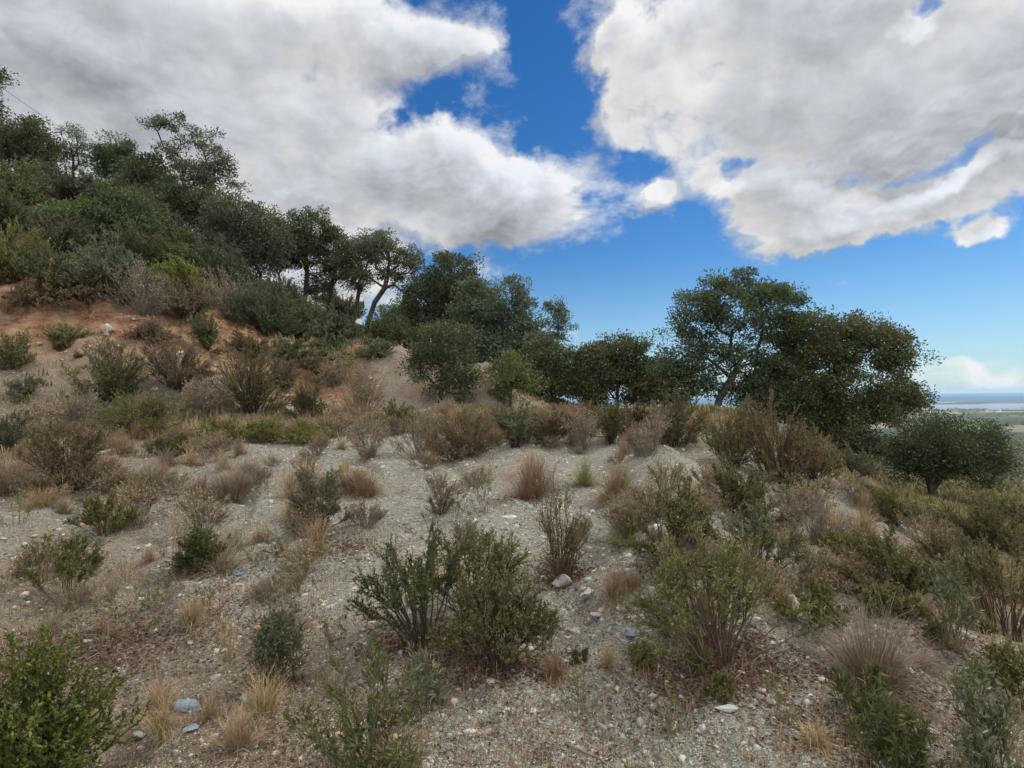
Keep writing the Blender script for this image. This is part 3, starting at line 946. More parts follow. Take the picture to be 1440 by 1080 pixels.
def slope_settle(verts, base):
    """lets a wide plant's foot follow the ground it grows on"""
    r = np.hypot(verts[:, 0], verts[:, 1])
    z, _ = survey(base[0] + verts[:, 0] * .8, base[1] + verts[:, 1] * .8)
    out = verts.copy()
    out[:, 2] += (z - base[2]) * .85
    return out


_seed = [100]


def make_plant(name, kind, mat, base, dist, w, h, label, group=None, cat='shrub', stem=None, full=1.0, n=None, lean=(0, 0), t0=None):
    _seed[0] += 1
    rng = np.random.default_rng(_seed[0])
    if kind == 'tuft':
        nb = n or int(np.clip(1900 * w * h ** .5 * (3.5 / max(3.5, dist * .5)), 260, 1500))
        v, q = tuft_arrays(rng, w, h, nb, dist)
        v = slope_settle(v, base)
        o = put(name, mesh(name, v, q, LM(mat)), loc=base)
        return tag(o, label, cat, group)
    k = dict(KIND[kind])
    k['full'] = full
    area = w * h
    k['n'] = n or int(np.clip(k['n'] * (.55 + 1.0 * (w * max(w, h)) ** .5), 7, 110))
    if t0 is not None: k['t0'] = t0
    wood, fol = shrub_arrays(rng, w, h, k, dist, lean)
    root = bpy.data.objects.new(name, None)
    COL.objects.link(root)
    root.location = [float(x) for x in base]
    tag(root, label, cat, group)
    put('stem', mesh('stem', slope_settle(wood[0], base), wood[1], STEM[stem or k['stem']]), root)
    put('foliage', mesh('foliage', slope_settle(fol[0], base), fol[1], LM(mat)), root)
    return root
# ------------------------------------------------------------------ the trees
def tree(label, base_px, dist, trunk, lobes, mat='oak', **kw):
    """trunk: (column,row[,depth offset]) going up; lobes: (column,row,half width,half height[,depth offset, fullness])"""
    b = spot(base_px, dist)
    tr = [b] + [at(p[0], p[1], dist + (p[2] if len(p) > 2 else 0)) for p in trunk]
    lb = []
    for l in lobes:
        dd = dist + (l[4] if len(l) > 4 else 0)
        rx, ry = l[2] * dd / F_PX, l[3] * dd / F_PX
        lb.append((at(l[0], l[1], dd), np.array([rx, .85 * (rx + ry) / 2, ry]), l[5] if len(l) > 5 else 1.0))
    _seed[0] += 1
    t = dict(name=kw.pop('name', 'oak_tree'), label=label, base=b, trunk=tr, lobes=lb, mat=mat, seed=_seed[0])
    t.update(kw)
    return make_tree(t)


RIDGE = 'trees along the wooded ridge'
MID = 'trees in the dark row behind the stony mound'


def plant_trees():
    tree('big open oak on the mound crest, dark leaning trunk showing through its crown', 1003, 25,
         [(1012, 560), (1030, 530, .2), (1045, 498, .3)],
         [(1040, 425, 62, 40, 0, 1.0), (1090, 425, 38, 30, .5, 1.0), (985, 440, 42, 34, -.3, .9), (962, 490, 30, 34, 0, .7), (1060, 480, 50, 32, .6, .6), (1000, 505, 42, 30, .2, .75), (972, 530, 32, 26, .3, .8), (1010, 545, 26, 18, .6, .5), (950, 515, 24, 24, .1, .8), (1112, 470, 34, 40, .4, .8), (1075, 530, 40, 34, .4, .8), (1045, 555, 36, 24, .5, .9), (1080, 565, 36, 24, .3, 1.0)],
         'oak', gap=-.16, limbs=230, leaf=.10, tip=.014, shell=5, wander=.13, dens=33)
    tree('broad heavy oak beside the leaning open oak, crown hanging low over the mound edge', 1165, 25.5,
         [(1168, 610), (1172, 570), (1180, 535)],
         [(1150, 480, 62, 42), (1212, 480, 60, 42), (1262, 500, 36, 32), (1240, 560, 50, 36), (1120, 530, 52, 44), (1180, 555, 60, 46), (1200, 605, 44, 36, -.4), (1150, 590, 42, 30, .2), (1275, 570, 24, 26), (1080, 545, 34, 34, .3), (1100, 575, 40, 28, .2), (1150, 630, 36, 22, -.2), (1225, 630, 30, 20, -.3)],
         'oak_olive', gap=-.20, limbs=220, leaf=.105, tip=.014, dens=34)
    tree('round olive-like tree standing alone on the lower slope, short forked trunk under a dense dome', 1316, 19,
         [(1310, 690), (1322, 672)],
         [(1330, 628, 66, 38), (1284, 650, 36, 34), (1378, 646, 36, 36), (1335, 644, 70, 24, -.4), (1300, 622, 40, 28), (1375, 620, 32, 24)],
         'deep', name='round_tree', limbs=140, leaf=.065, leaves=150, dens=50, gap=-.30, shell=6, tip=.013, min_z=.45)
    # row behind the mound
    tree('young tree in front of the dark row, thin trunk rising from the pale scree', 618, 21,
         [(620, 548), (622, 525)],
         [(622, 480, 40, 30), (610, 515, 34, 28), (652, 515, 26, 30), (635, 540, 34, 20), (600, 490, 22, 24)],
         'oak', limbs=110, leaf=.085, dens=38, tip=.012, gap=-.22)
    tree('small round fresh green tree, lighter than the dark row it stands against', 717, 21.5,
         [(718, 558), (719, 545)],
         [(718, 515, 30, 22), (702, 535, 20, 20), (738, 535, 20, 20), (720, 548, 26, 16)],
         'oak_light', limbs=90, leaf=.075, dens=46, tip=.011, gap=-.25, spray=.28)
    tree('tallest dark tree of the row behind the mound, rounded top against blue sky', 640, 33,
         [(638, 490), (635, 450)],
         [(632, 395, 42, 36), (605, 420, 34, 34), (655, 430, 40, 40), (620, 455, 40, 30), (640, 480, 40, 30)],
         'oak', group=MID, limbs=120, leaf=.13, dens=30, spray=.40)
    tree('wide grey-green tree with sloping crown next to the tallest dark tree', 695, 31,
         [(694, 520), (692, 480)],
         [(690, 425, 46, 36), (722, 450, 40, 36), (665, 450, 34, 34), (705, 490, 44, 36), (738, 500, 34, 40), (660, 490, 30, 30), (690, 525, 44, 30)],
         'oak_grey', group=MID, limbs=120, leaf=.12, dens=32, spray=.38)
    tree('thin airy tree top poking above the dark row, sky showing between its twigs', 775, 37,
         [(775, 520), (775, 480)],
         [(772, 445, 27, 20, 0, .8), (778, 470, 30, 22, 0, .7), (765, 500, 30, 30)],
         'oak_grey', group=MID, limbs=90, leaf=.10, dens=26, gap=-.02)
    tree('dark bushy tree sunk in the row between the grey-green tree and the low dip', 780, 27.5,
         [(780, 560), (780, 535)],
         [(765, 505, 36, 36), (800, 520, 34, 34), (775, 548, 52, 32), (745, 535, 28, 40), (810, 555, 36, 26)],
         'oak', group=MID, limbs=90, leaf=.11, dens=34)
    tree('ragged dark tree at the end of the row with a twiggy uneven top', 868, 27,
         [(868, 565), (868, 540)],
         [(868, 500, 40, 32), (845, 520, 34, 36), (895, 520, 34, 34), (870, 550, 56, 30), (825, 545, 30, 32), (912, 550, 30, 28), (838, 490, 20, 18, 0, .6), (900, 490, 18, 18, 0, .6)],
         'oak_olive', group=MID, limbs=110, leaf=.105, dens=34, gap=-.14)
    tree('low leafy tree filling the gap beside the leaning open oak', 935, 29,
         [(935, 570), (935, 555)],
         [(932, 530, 28, 30), (915, 552, 30, 26), (950, 552, 24, 24)],
         'oak', group=MID, limbs=60, leaf=.11, dens=32)
    # low evergreens crowding the slope
    LOW = 'low evergreen trees crowding the wooded slope'
    tree('low evergreen behind the yellow-green bush, dark clumps down to the ground', 34, 28, [(34, 335), (34, 325)],
         [(18, 308, 34, 24), (48, 316, 32, 22), (30, 330, 44, 18)], 'oak', name='evergreen_tree', group=LOW, limbs=50, leaf=.12, dens=34, min_z=.15)
    tree('low evergreen under the rounded green treetop, mid green clumped crown', 106, 29, [(106, 335), (106, 322)],
         [(92, 300, 30, 24), (122, 308, 30, 24), (106, 326, 42, 20)], 'oak_light', name='evergreen_tree', group=LOW, limbs=50, leaf=.12, dens=34, min_z=.15)
    tree('largest low evergreen on the slope below the dome-topped skyline tree', 165, 29, [(165, 340), (165, 320)],
         [(148, 284, 32, 28), (182, 294, 34, 28), (165, 318, 46, 26), (205, 322, 24, 22)], 'oak', name='evergreen_tree', group=LOW, limbs=60, leaf=.12, dens=34, min_z=.15)
    tree('low evergreen between the grey-green bush and the tall thin-topped tree', 226, 29, [(226, 385), (226, 368)],
         [(216, 350, 28, 22), (244, 360, 26, 20), (226, 376, 36, 16)], 'oak_olive', name='evergreen_tree', group=LOW, limbs=50, leaf=.12, dens=34, min_z=.15)
    tree('low evergreen close under the skyline trees, highest of its kind on the slope', 52, 36, [(52, 295), (52, 282)],
         [(50, 264, 34, 18), (20, 272, 28, 18), (80, 270, 24, 18), (50, 284, 44, 14)], 'oak_grey', name='evergreen_tree', group=LOW, limbs=50, leaf=.14, dens=30, min_z=.15)
    # wooded ridge
    tree('tall thin-topped tree highest on the ridge, sprays of leaf on bare upright branches', 266, 38,
         [(266, 320), (264, 285), (258, 255)],
         [(228, 185, 18, 22, 0, .42), (258, 178, 17, 22, 0, .42), (288, 205, 22, 22, 0, .42), (250, 220, 30, 22, 0, .42), (318, 232, 18, 20, 0, .5), (285, 245, 36, 24, 0, .6), (250, 270, 40, 26), (322, 262, 18, 20, 0, .6)],
         'oak_grey', group=RIDGE, limbs=210, leaf=.13, dens=25, tip=.017, gap=-.06, spray=.42)
    tree('second stem tree tight beside the tall thin-topped one, crown lower and darker', 278, 37,
         [(276, 325), (272, 300)],
         [(280, 290, 40, 30), (245, 290, 34, 30), (300, 310, 30, 26)],
         'oak', group=RIDGE, limbs=90, leaf=.13, dens=28, spray=.42, tip=.016)
    tree('big grey-green rounded tree below the tall thin-topped tree', 368, 34,
         [(366, 385), (350, 355)],
         [(330, 315, 40, 36), (365, 330, 34, 34), (310, 345, 34, 30), (345, 360, 46, 30), (388, 350, 18, 36)],
         'oak_grey', group=RIDGE, limbs=130, leaf=.12, dens=32, spray=.40)
    tree('dark two-headed tree with a straight trunk, sky showing beneath its crown', 428, 36,
         [(430, 410), (432, 385), (430, 360)],
         [(412, 320, 20, 26), (442, 325, 22, 30), (425, 350, 34, 26), (405, 365, 18, 24, 0, .6), (447, 375, 20, 22, 0, .5)],
         'oak', group=RIDGE, limbs=120, leaf=.11, dens=33, tip=.018)
    tree('slim dark tree between the two-headed tree and the leaning trunks', 464, 36.5,
         [(466, 405), (470, 380)],
         [(480, 335, 20, 22, 0, .8), (465, 355, 20, 26), (478, 375, 26, 24), (458, 398, 18, 20, 0, .5)],
         'oak', group=RIDGE, limbs=90, leaf=.11, dens=30, tip=.017)
    tree('thin twin-stemmed tree between the big grey-green tree and the two-headed one', 398, 36,
         [(396, 405), (392, 385)],
         [(396, 345, 20, 22, 0, .7), (386, 365, 20, 20, 0, .6), (404, 370, 16, 18, 0, .5)],
         'oak_grey', group=RIDGE, limbs=80, leaf=.10, dens=28, tip=.015, gap=-.04)
    tree('scrubby low tree under the slim dark one, filling the gap beneath its crown', 446, 37.5,
         [(446, 420), (446, 410)],
         [(440, 400, 16, 18, 0, .7), (455, 410, 16, 14, 0, .7), (436, 415, 14, 12, 0, .6)],
         'oak', group=RIDGE, limbs=50, leaf=.10, dens=28)
    tree('leaning tree last on the ridge, dark trunk slanting up into a feathery spreading crown', 514, 33,
         [(517, 455), (527, 425), (541, 405)],
         [(545, 355, 36, 26, 0, .9), (572, 370, 22, 26, 0, .8), (520, 350, 26, 24, 0, .8), (560, 400, 30, 18, 0, .6), (530, 380, 30, 16, 0, .6)],
         'oak_grey', group=RIDGE, limbs=170, leaf=.095, dens=33, tip=.017, gap=-.10, wander=.14)
    tree('narrow dark-trunked tree just behind the slanting trunk', 496, 34.5,
         [(498, 445), (503, 420), (506, 395)],
         [(505, 350, 24, 26, 0, .85), (500, 385, 22, 26), (490, 365, 18, 22, 0, .8)],
         'oak', group=RIDGE, limbs=100, leaf=.10, dens=32, tip=.018)
    tree('rounded green treetop at the upper end of the ridge', 36, 40,
         [(36, 235), (36, 215)],
         [(38, 195, 34, 30), (10, 205, 30, 30), (55, 220, 26, 26)],
         'oak', group=RIDGE, limbs=90, leaf=.14, dens=26, spray=.45)
    tree('sparse half-bare tree on the skyline between two rounded green ones', 103, 42,
         [(103, 240), (103, 220)],
         [(98, 196, 18, 20, 0, .6), (116, 200, 20, 20, 0, .5), (104, 222, 22, 20, 0, .7)],
         'oak_grey', group=RIDGE, limbs=110, leaf=.10, dens=24, gap=.0, tip=.017)
    tree('small dome-topped tree on the skyline beside the sparse half-bare one', 163, 41,
         [(163, 250), (163, 235)],
         [(162, 213, 24, 22), (178, 235, 24, 22), (150, 232, 18, 18)],
         'oak', group=RIDGE, limbs=80, leaf=.14, dens=26, spray=.42)
    tree('dark tree wedged in front of the tall thin-topped one, no trunk showing', 205, 38,
         [(205, 285), (206, 262)],
         [(205, 245, 28, 28), (215, 280, 36, 30), (190, 265, 24, 26)],
         'oak', group=RIDGE, limbs=80, leaf=.14, dens=28, spray=.42)
    tree('tree at the picture edge whose outermost twigs hang into the sky above the ridge', -48, 27,
         [(-46, 260), (-44, 200)],
         [(-50, 130, 40, 40), (-14, 112, 22, 18, 0, .7), (-12, 150, 22, 16, 0, .6), (-60, 190, 50, 40)],
         'oak', group=RIDGE, limbs=110, leaf=.10, dens=26, gap=-.05)
    tree('pale small tree seen through the gap behind the slanting trunk', 555, 44,
         [(555, 470), (555, 460)],
         [(552, 440, 18, 20), (568, 455, 20, 18), (545, 460, 14, 14)],
         'oak_light', group=RIDGE, limbs=50, leaf=.14, dens=24)
    tree('bushy tree at the foot of the ridge where it meets the dark row', 588, 35,
         [(588, 480), (588, 468)],
         [(588, 455, 24, 24), (572, 470, 20, 16), (600, 475, 24, 20)],
         'oak', group=RIDGE, limbs=60, leaf=.13, dens=26)


# ------------------------------------------------------------------ the shrubs
def copy_thing(o):
    c = o.copy()
    COL.objects.link(c)
    for ch in o.children:
        k = ch.copy()
        COL.objects.link(k)
        k.parent = c
    return c


def plant_fillers():
    rng = np.random.default_rng(77)
    kinds = [
        ('dry_sprig', 'twig', 'dry', .46, .30, 'small brown dry twig clump between the larger bushes', 'small brown twig clumps', 'dry plant'),
        ('dry_sprig', 'twig', 'pinkdry', .50, .26, 'small pinkish-grey dry twig clump between the larger bushes', 'small pinkish-grey twig clumps', 'dry plant'),
        ('grass_tuft', 'tuft', 'tan', .42, .32, 'small straw-coloured grass tuft between the larger bushes', 'small straw-coloured tufts', 'grass tuft'),
        ('grass_tuft', 'tuft', 'greydry', .46, .28, 'small greyish grass tuft between the larger bushes', 'small greyish tufts', 'grass tuft'),
        ('seedling', 'weed', 'olive', .34, .30, 'knee-low thin olive seedling in the gravel', 'small olive seedlings', 'seedling'),
        ('seedling', 'low', 'olive', .28, .14, 'little green seedling close to the ground', 'small green seedlings', 'seedling'),
    ]
    zones = [(0, 520, 605, 700, 70, (0, 1, 2, 3, 0, 2)), (480, 980, 592, 640, 60, (0, 1, 2, 3, 2)), (860, 1180, 640, 860, 40, (0, 1, 2, 3, 2)), (1160, 1260, 700, 880, 14, (0, 1, 2, 5, 2)), (1260, 1440, 770, 920, 16, (0, 1, 2, 5, 2)),
             (0, 480, 690, 900, 40, (4, 0, 2, 4, 0, 3)), (480, 920, 650, 760, 12, (0, 1, 4)), (0, 400, 490, 600, 12, (0, 1, 2, 5, 5)), (760, 1440, 930, 1070, 12, (4, 4, 2, 5)), (150, 480, 900, 1060, 8, (4, 2))]
    protos = {}
    zones = [z + (1.0,) for z in zones] + [(470, 990, 584, 618, 56, (0, 2, 0, 1), .95), (0, 480, 600, 640, 26, (0, 2, 0, 1), 1.15)]
    for x0, x1, y0, y1, n, ks, sc_ in zones:
        for i in range(n):
            k = ks[int(rng.integers(len(ks)))]
            nm, kd, mt, w, h, lb, gp, ct = kinds[k]
            b, d = hit(x0 + (x1 - x0) * rng.random(), y0 + (y1 - y0) * rng.random())
            key = (k, int(rng.integers(3)))
            if key not in protos:
                o = protos[key] = make_plant(nm, kd, mt, b, 8.0, w, h, lb, group=gp, cat=ct)
            else:
                o = copy_thing(protos[key])
            o.location = [float(v) for v in b]
            o.rotation_euler = (0, 0, rng.random() * 6.28)
            s = (.55 + .75 * rng.random()) * sc_
            s *= 1.5 if d > 13 else 1.0 if d > 5 else .62
            o.scale = (s, s, s * (.8 + .4 * rng.random()))


def plant(name, kind, mat, px, py, wpx, hpx, label, **kw):
    b, d = hit(px, py)
    dd = kw.pop('d', None)
    if dd:
        b, d = spot(px, dd), dd
    s = d / F_PX
    return make_plant(name, kind, mat, b, d, wpx * s, hpx * s, label, **kw)


SLOPE = 'bushes on the wooded slope'
BANK = 'bushes on the cut bank'
CREST = 'bushes along the crest of the mound'
FLANK = 'bushes on the mound flank'


def plant_shrubs():
    p = plant
    # --- wooded slope over the bank
    S = [
        ('bush', 'darkgreen', 86, 356, 96, 56, 'dark bush in the grassy gap above the brownish olive one'),
        ('bush', 'green', 30, 288, 90, 40, 'green bush in the grassy gap near the picture edge'),
        ('bush', 'yellow', 12, 398, 84, 88, 'yellow-green bush at the picture edge above the red earth'),
        ('bush', 'olive', 70, 408, 90, 66, 'brownish olive bush directly above the rusty overhang of the red bank'),
        ('bush', 'greygreen', 168, 425, 120, 90, 'grey-green bush hanging over the brow of the red bank'),
        ('twig', 'greydry', 200, 440, 90, 74, 'pale grey twiggy bush, dead-looking, on the brow of the bank'),
        ('bush', 'yellow', 262, 410, 70, 44, 'small yellowish bush among dark ones on the wooded slope'),
        ('bush', 'darkgreen', 395, 440, 70, 50, 'dark bush on the ridge line beneath the big grey-green rounded tree'),
        ('bush', 'brown', 262, 448, 96, 56, 'dark brown bush on the brow just above the lone round bush'),
        ('twig', 'greydry', 325, 450, 100, 70, 'grey leafless bush in front of the big grey-green tree'),
        ('bush', 'darkgreen', 372, 470, 92, 74, 'blackish green bush at the end of the red brow'),
        ('bush', 'olive', 425, 478, 80, 60, 'olive bush at the foot of the two-headed tree'),
        ('bush', 'darkgreen', 470, 482, 80, 52, 'dark low bush in front of the leaning trunks'),
        ('bush', 'green', 540, 482, 50, 46, 'rounded green bush right beside the slanting trunk'),
        ('bush', 'oakish', 300, 395, 80, 64, 'shadowy bush at the foot of the tall thin-topped tree'),
        ('bush', 'brown', 120, 418, 70, 50, 'russet bush between the brownish olive one and the grey-green one'),
        ('bush', 'darkgreen', 230, 345, 70, 64, 'dark bush beneath the wedged tree'),
        ('bush', 'green', 20, 268, 90, 50, 'green bush on the skyline at the picture edge'),
        ('bush', 'darkgreen', 95, 282, 90, 50, 'dark bush under the sparse half-bare tree'),
        ('bush', 'oakish', 150, 290, 80, 50, 'dark bush on the skyline slope below the dome-topped tree'),
        ('bush', 'green', 200, 310, 80, 50, 'green bush just in front of the wedged tree'),
        ('bush', 'olive', 0, 330, 90, 60, 'dull olive bush high on the slope at the picture edge'),
        ('bush', 'green', 255, 365, 80, 56, 'green bush before the two stems of the tall thin-topped tree'),
        ('bush', 'darkgreen', 320, 412, 80, 56, 'dark bush in front of the tall thin-topped tree and behind the grey leafless one'),
        ('bush', 'green', 190, 372, 80, 60, 'fresh green bush below the large dark green one'),
        ('bush', 'brown', 60, 425, 90, 40, 'brown overhanging bush right on the rusty edge of the bank'),
        ('low', 'olive', 410, 500, 60, 16, 'low olive cushion first along the terrace lip under the dark red brow'),
        ('low', 'palegreen', 470, 502, 70, 14, 'pale low cushion on the terrace lip under the dark low bush'),
        ('low', 'olive', 530, 500, 60, 16, 'low olive cushion on the terrace below the slanting trunk'),
        ('bush', 'brown', 448, 520, 50, 20, 'brown tangle hanging over the terrace lip'),
        ('bush', 'olive', 575, 492, 60, 40, 'olive bush on the terrace lip next to the young tree'),
        ('bush', 'greygreen', 395, 445, 60, 50, 'pale leaved bush under the trunk gap of the ridge'),
    ]
    b_, d_ = spot(484, 46), 46
    make_plant('bush', 'bush', 'oak', b_, d_, 4.4, 1.9, 'dark bush half hiding the pale cottage on the ridge', group=SLOPE, cat='bush', full=1.9)
    for k, mt, px, py, w, h, lb in S:
        if not w: continue
        p('dry_bush' if k == 'twig' else 'bush', k, {'oakish': 'oak', 'darkgreen': 'oak', 'green': 'oak_light', 'olive': 'oak_olive', 'greygreen': 'oak_grey'}.get(mt, mt), px, py, w * 1.1, h, lb, group=SLOPE, cat='bush', full=1.9)
    # --- cut bank
    B = [
        ('bush', 'darkgreen', 290, 488, 46, 50, 'lone dark round bush hanging on the bare red bank'),
        ('bush', 'green', 160, 560, 104, 84, 'large green bush half way down the bank'),
        ('bush', 'brown', 248, 545, 106, 72, 'brownish spreading bush beside the large green one on the bank'),
        ('bush', 'olive', 355, 583, 100, 94, 'big brown-green bush at the foot of the bank below the terrace end'),
        ('low', 'bright', 196, 607, 130, 56, 'bright green leafy mound at the foot of the bank'),
        ('bush', 'olive', 20, 517, 54, 52, 'olive bush on the bank close to the picture edge'),
        ('twig', 'pinkdry', 282, 578, 66, 50, 'pinkish dead bush between the two big bank bushes'),
        ('twig', 'greydry', 116, 592, 60, 42, 'grey dried-up bush beside the bright green leafy mound'),
        ('bush', 'greygreen', 12, 632, 62, 54, 'blue-grey bush low at the picture edge'),
        ('bush', 'brown', 92, 682, 140, 92, 'large brown rounded bush standing in the gravel below the bank'),
        ('twig', 'dry', 510, 586, 76, 68, 'brown-grey twiggy bush beside the pale scree'),
        ('bush', 'green', 432, 592, 42, 56, 'upright green bush below the terrace lip'),
        ('twig', 'dry', 470, 540, 60, 40, 'sparse brown bush just under the terrace lip'),
        ('low', 'olive', 90, 480, 50, 22, 'little olive cushion on the upper red bank'),
        ('low', 'greygreen', 32, 560, 44, 26, 'small grey-green cushion low on the bank'),
        ('bush', 'brown', 400, 545, 50, 40, 'rusty bush on the bank under the terrace end'),
        ('low', 'brown', 210, 480, 60, 26, 'flat brownish cushion under the brow of the bank'),
        ('twig', 'tan', 60, 600, 70, 36, 'straw-coloured bush between the blue-grey and the grey dried-up ones'),
        ('bush', 'redbrown', 350, 500, 60, 30, 'flat russet bush beneath the lone round bush'),
    ]
    for k, mt, px, py, w, h, lb in B:
        p('dry_bush' if k == 'twig' else 'bush', k, mt, px, py + 2, w * 1.08, h * 1.0, lb, group=BANK, cat='bush')
    # --- level ground below the bank and the crest of the mound
    Cc = [
        ('low', 'yellow', 372, 620, 66, 30, 'yellow-green leafy patch at the foot of the big brown-green bush'),
        ('low', 'bright', 312, 622, 60, 28, 'low bright plant between the leafy mound and the yellow-green patch'),
        ('low', 'yellow', 436, 622, 54, 28, 'yellow-green plant below the upright green bush'),
        ('low', 'bright', 250, 640, 60, 26, 'low green plant under the bright leafy mound'),
        ('twig', 'dry', 290, 642, 70, 34, 'dry brown clump behind the grey grass tufts'),
        ('twig', 'tan', 518, 642, 62, 58, 'tan twiggy bush first in the row along the crest'),
        ('twig', 'dry', 592, 642, 64, 66, 'brown twiggy bush second in the row along the crest'),
        ('bush', 'redbrown', 655, 642, 96, 58, 'wide reddish-brown bush behind the gravel top'),
        ('bush', 'greygreen', 726, 628, 56, 58, 'grey-green bush under the small round fresh green tree'),
        ('bush', 'redbrown', 772, 622, 60, 48, 'rust-brown bush between the grey-green one and the tan ones'),
        ('twig', 'tan', 817, 632, 50, 58, 'light brown upright bush on the crest'),
        ('bush', 'olive', 860, 622, 46, 50, 'olive bush below the ragged dark tree'),
        ('twig', 'tan', 912, 638, 62, 56, 'palest straw-coloured bush on the crest'),
        ('bush', 'olive', 948, 626, 80, 68, 'olive-green dome bush below the leaning open oak'),
        ('bush', 'olive', 1030, 652, 80, 74, 'brown-olive bush in front of the oak trunk'),
        ('bush', 'redbrown', 1098, 676, 140, 104, 'largest red-brown bush at the shoulder of the mound'),
        ('bush', 'olive', 1146, 672, 64, 64, 'olive bush leaning against the largest red-brown bush'),
        ('twig', 'dry', 470, 612, 50, 34, 'sparse brown bush at the back of the gravel'),
        ('bush', 'redbrown', 705, 600, 60, 24, 'russet bush at the foot of the dark row'),
        ('bush', 'brown', 830, 600, 70, 34, 'brown bush close under the dark row'),
        ('bush', 'olive', 560, 600, 60, 34, 'dull green bush below the scree'),
        ('bush', 'brown', 890, 604, 50, 36, 'brown bush in the shade beside the low leafy tree'),
    ]
    for k, mt, px, py, w, h, lb in Cc:
        p('dry_bush' if k == 'twig' else 'bush', k, mt, px, py + 2, w * 1.15, h * 1.08, lb, group=CREST, cat='bush')
    # --- flank of the mound
    D = [
        ('bush', 'olive', 1048, 732, 76, 90, 'olive bush below the brown-olive one on the flank'),
        ('twig', 'pinkdry', 1003, 702, 76, 62, 'purplish-brown bare bush on the flank'),
        ('legs', 'olive', 945, 782, 100, 122, 'tall brown-green bush with dark base beside the pale grass tuft'),
        ('twig', 'greydry', 1152, 766, 92, 80, 'grey rounded bush, purple-tinged and leafless, on the bare shoulder'),
        ('legs', 'greygreen', 1070, 805, 100, 100, 'grey-green bush joining the red-stemmed bush from above'),
        ('legs', 'olive', 1012, 926, 205, 178, 'big bush with fanned bare reddish stems above brown leaf litter'),
        ('bush', 'green', 1262, 832, 98, 84, 'green bush beyond the grey tuft on the lower shoulder'),
        ('legs', 'green', 1148, 882, 62, 62, 'small green bush between the red-stemmed bush and the grey tuft'),
        ('legs', 'olive', 1415, 895, 160, 160, 'big olive bush filling the edge of the picture on the lower slope'),
        ('bush', 'olive', 1395, 765, 120, 62, 'flat-topped olive bush below the round tree'),
        ('twig', 'pinkdry', 1300, 765, 84, 50, 'pinkish dry bush on the far side of the shoulder'),
        ('bush', 'olive', 1254, 732, 74, 54, 'olive bush at the lip of the shoulder towards the round tree'),
        ('twig', 'pinkdry', 1205, 700, 44, 34, 'small pink-brown dry bush on the lip of the shoulder'),
        ('bush', 'palegreen', 1345, 742, 90, 26, 'pale bush in the shade of the round tree'),
        ('bush', 'greygreen', 1200, 668, 80, 44, 'grey-green bush under the hanging crown of the heavy oak'),
        ('bush', 'green', 1425, 735, 80, 36, 'green bush behind the flat-topped olive bush'),
        ('legs', 'brown', 1340, 815, 76, 70, 'brownish bush behind the bluish sapling'),
        ('low', 'olive', 1245, 860, 70, 40, 'yellowing low bush at the back of the grey tuft'),
        ('twig', 'dry', 1060, 640, 0, 0, ''),
        ('twig', 'dry', 940, 690, 60, 50, 'brown dry bush above the tall brown-green one'),
        ('low', 'greygreen', 1120, 700, 50, 34, 'small dusty bush at the foot of the largest red-brown bush'),
        ('bush', 'brown', 1190, 830, 40, 34, 'little brown bush alone on the bare shoulder'),
    ]
    for k, mt, px, py, w, h, lb in D:
        if w: p('dry_bush' if k == 'twig' else 'bush', k, mt, px, py + 2, w * 1.22, h * .90, lb, group=FLANK, cat='bush')
    # --- gravel and foreground
    p('rock_rose', 'legs', 'darkgreen', 598, 905, 205, 150, 'twin of the central pair of dark bushes with long bare stems, the taller airy one', cat='bush', stem='dark', full=1.0, n=30)
    p('rock_rose', 'legs', 'olive', 705, 936, 160, 134, 'denser round one of the central pair of dark bushes, dead leaves at its foot', cat='bush', full=1.0, t0=.45, n=38, stem='dark')
    p('rock_rose', 'legs', 'olive', 664, 872, 205, 108, 'bush at the back of the central pair, bridging the two', cat='bush', stem='dark', full=.9)
    p('leafy_plant', 'herb', 'darkgreen', 515, 1100, 180, 195, 'tall narrow-leaved green plant at the bottom of the picture', cat='plant', n=22)
    p('leafy_plant', 'herb', 'greygreen', 610, 1010, 90, 105, 'loose narrow-leaved shoots before the central pair of dark bushes', cat='plant', n=12)
    p('dry_bush', 'twig', 'dry', 552, 1090, 100, 66, 'brownish bushy growth in front of the tall narrow-leaved plant', cat='bush', stem='tan')
    p('bush', 'low', 'corner', 30, 1110, 225, 205, 'lush green bush with red-brown spent flowers in the corner', cat='bush', n=70, full=1.1)
    p('leafy_plant', 'herb', 'greygreen', 390, 968, 64, 116, 'single upright grey-green plant on a short dark stalk', cat='plant', n=22, t0=.35, full=1.2)
    p('leafy_plant', 'legs', 'green', 98, 845, 90, 84, 'loose leafy plant above the lush corner bush', cat='plant', n=16)
    p('weed', 'weed', 'olive', 140, 912, 120, 96, 'straggling weed between the loose leafy plant and the upright one', cat='weed', n=16)
    p('bush', 'bush', 'darkgreen', 280, 802, 58, 60, 'small compact dark green bush in the gravel with a thin stalk beside it', cat='bush')
    p('weed', 'weed', 'dry', 248, 800, 50, 92, 'thin brown stalks leaning on the small compact dark green bush', cat='weed')
    p('bush', 'legs', 'green', 146, 750, 74, 50, 'low green bush below the large brown rounded bush', cat='bush')
    p('bush', 'legs', 'greygreen', 448, 748, 92, 88, 'mixed olive bush growing out of dry grass in the gravel', cat='bush')
    p('dry_bush', 'legs', 'brown', 790, 815, 92, 128, 'brown twiggy bush with few red-brown leaves above the white rock', cat='bush', stem='red', full=.35, n=24, t0=.3)
    p('leafy_plant', 'herb', 'darkgreen', 1212, 1012, 90, 70, 'green sprig plant just below the grey tuft', cat='plant', n=14)
    p('leafy_plant', 'herb', 'darkgreen', 1275, 1090, 120, 100, 'green leafy shoots at the bottom of the picture under the sprig plant', cat='plant', n=22)
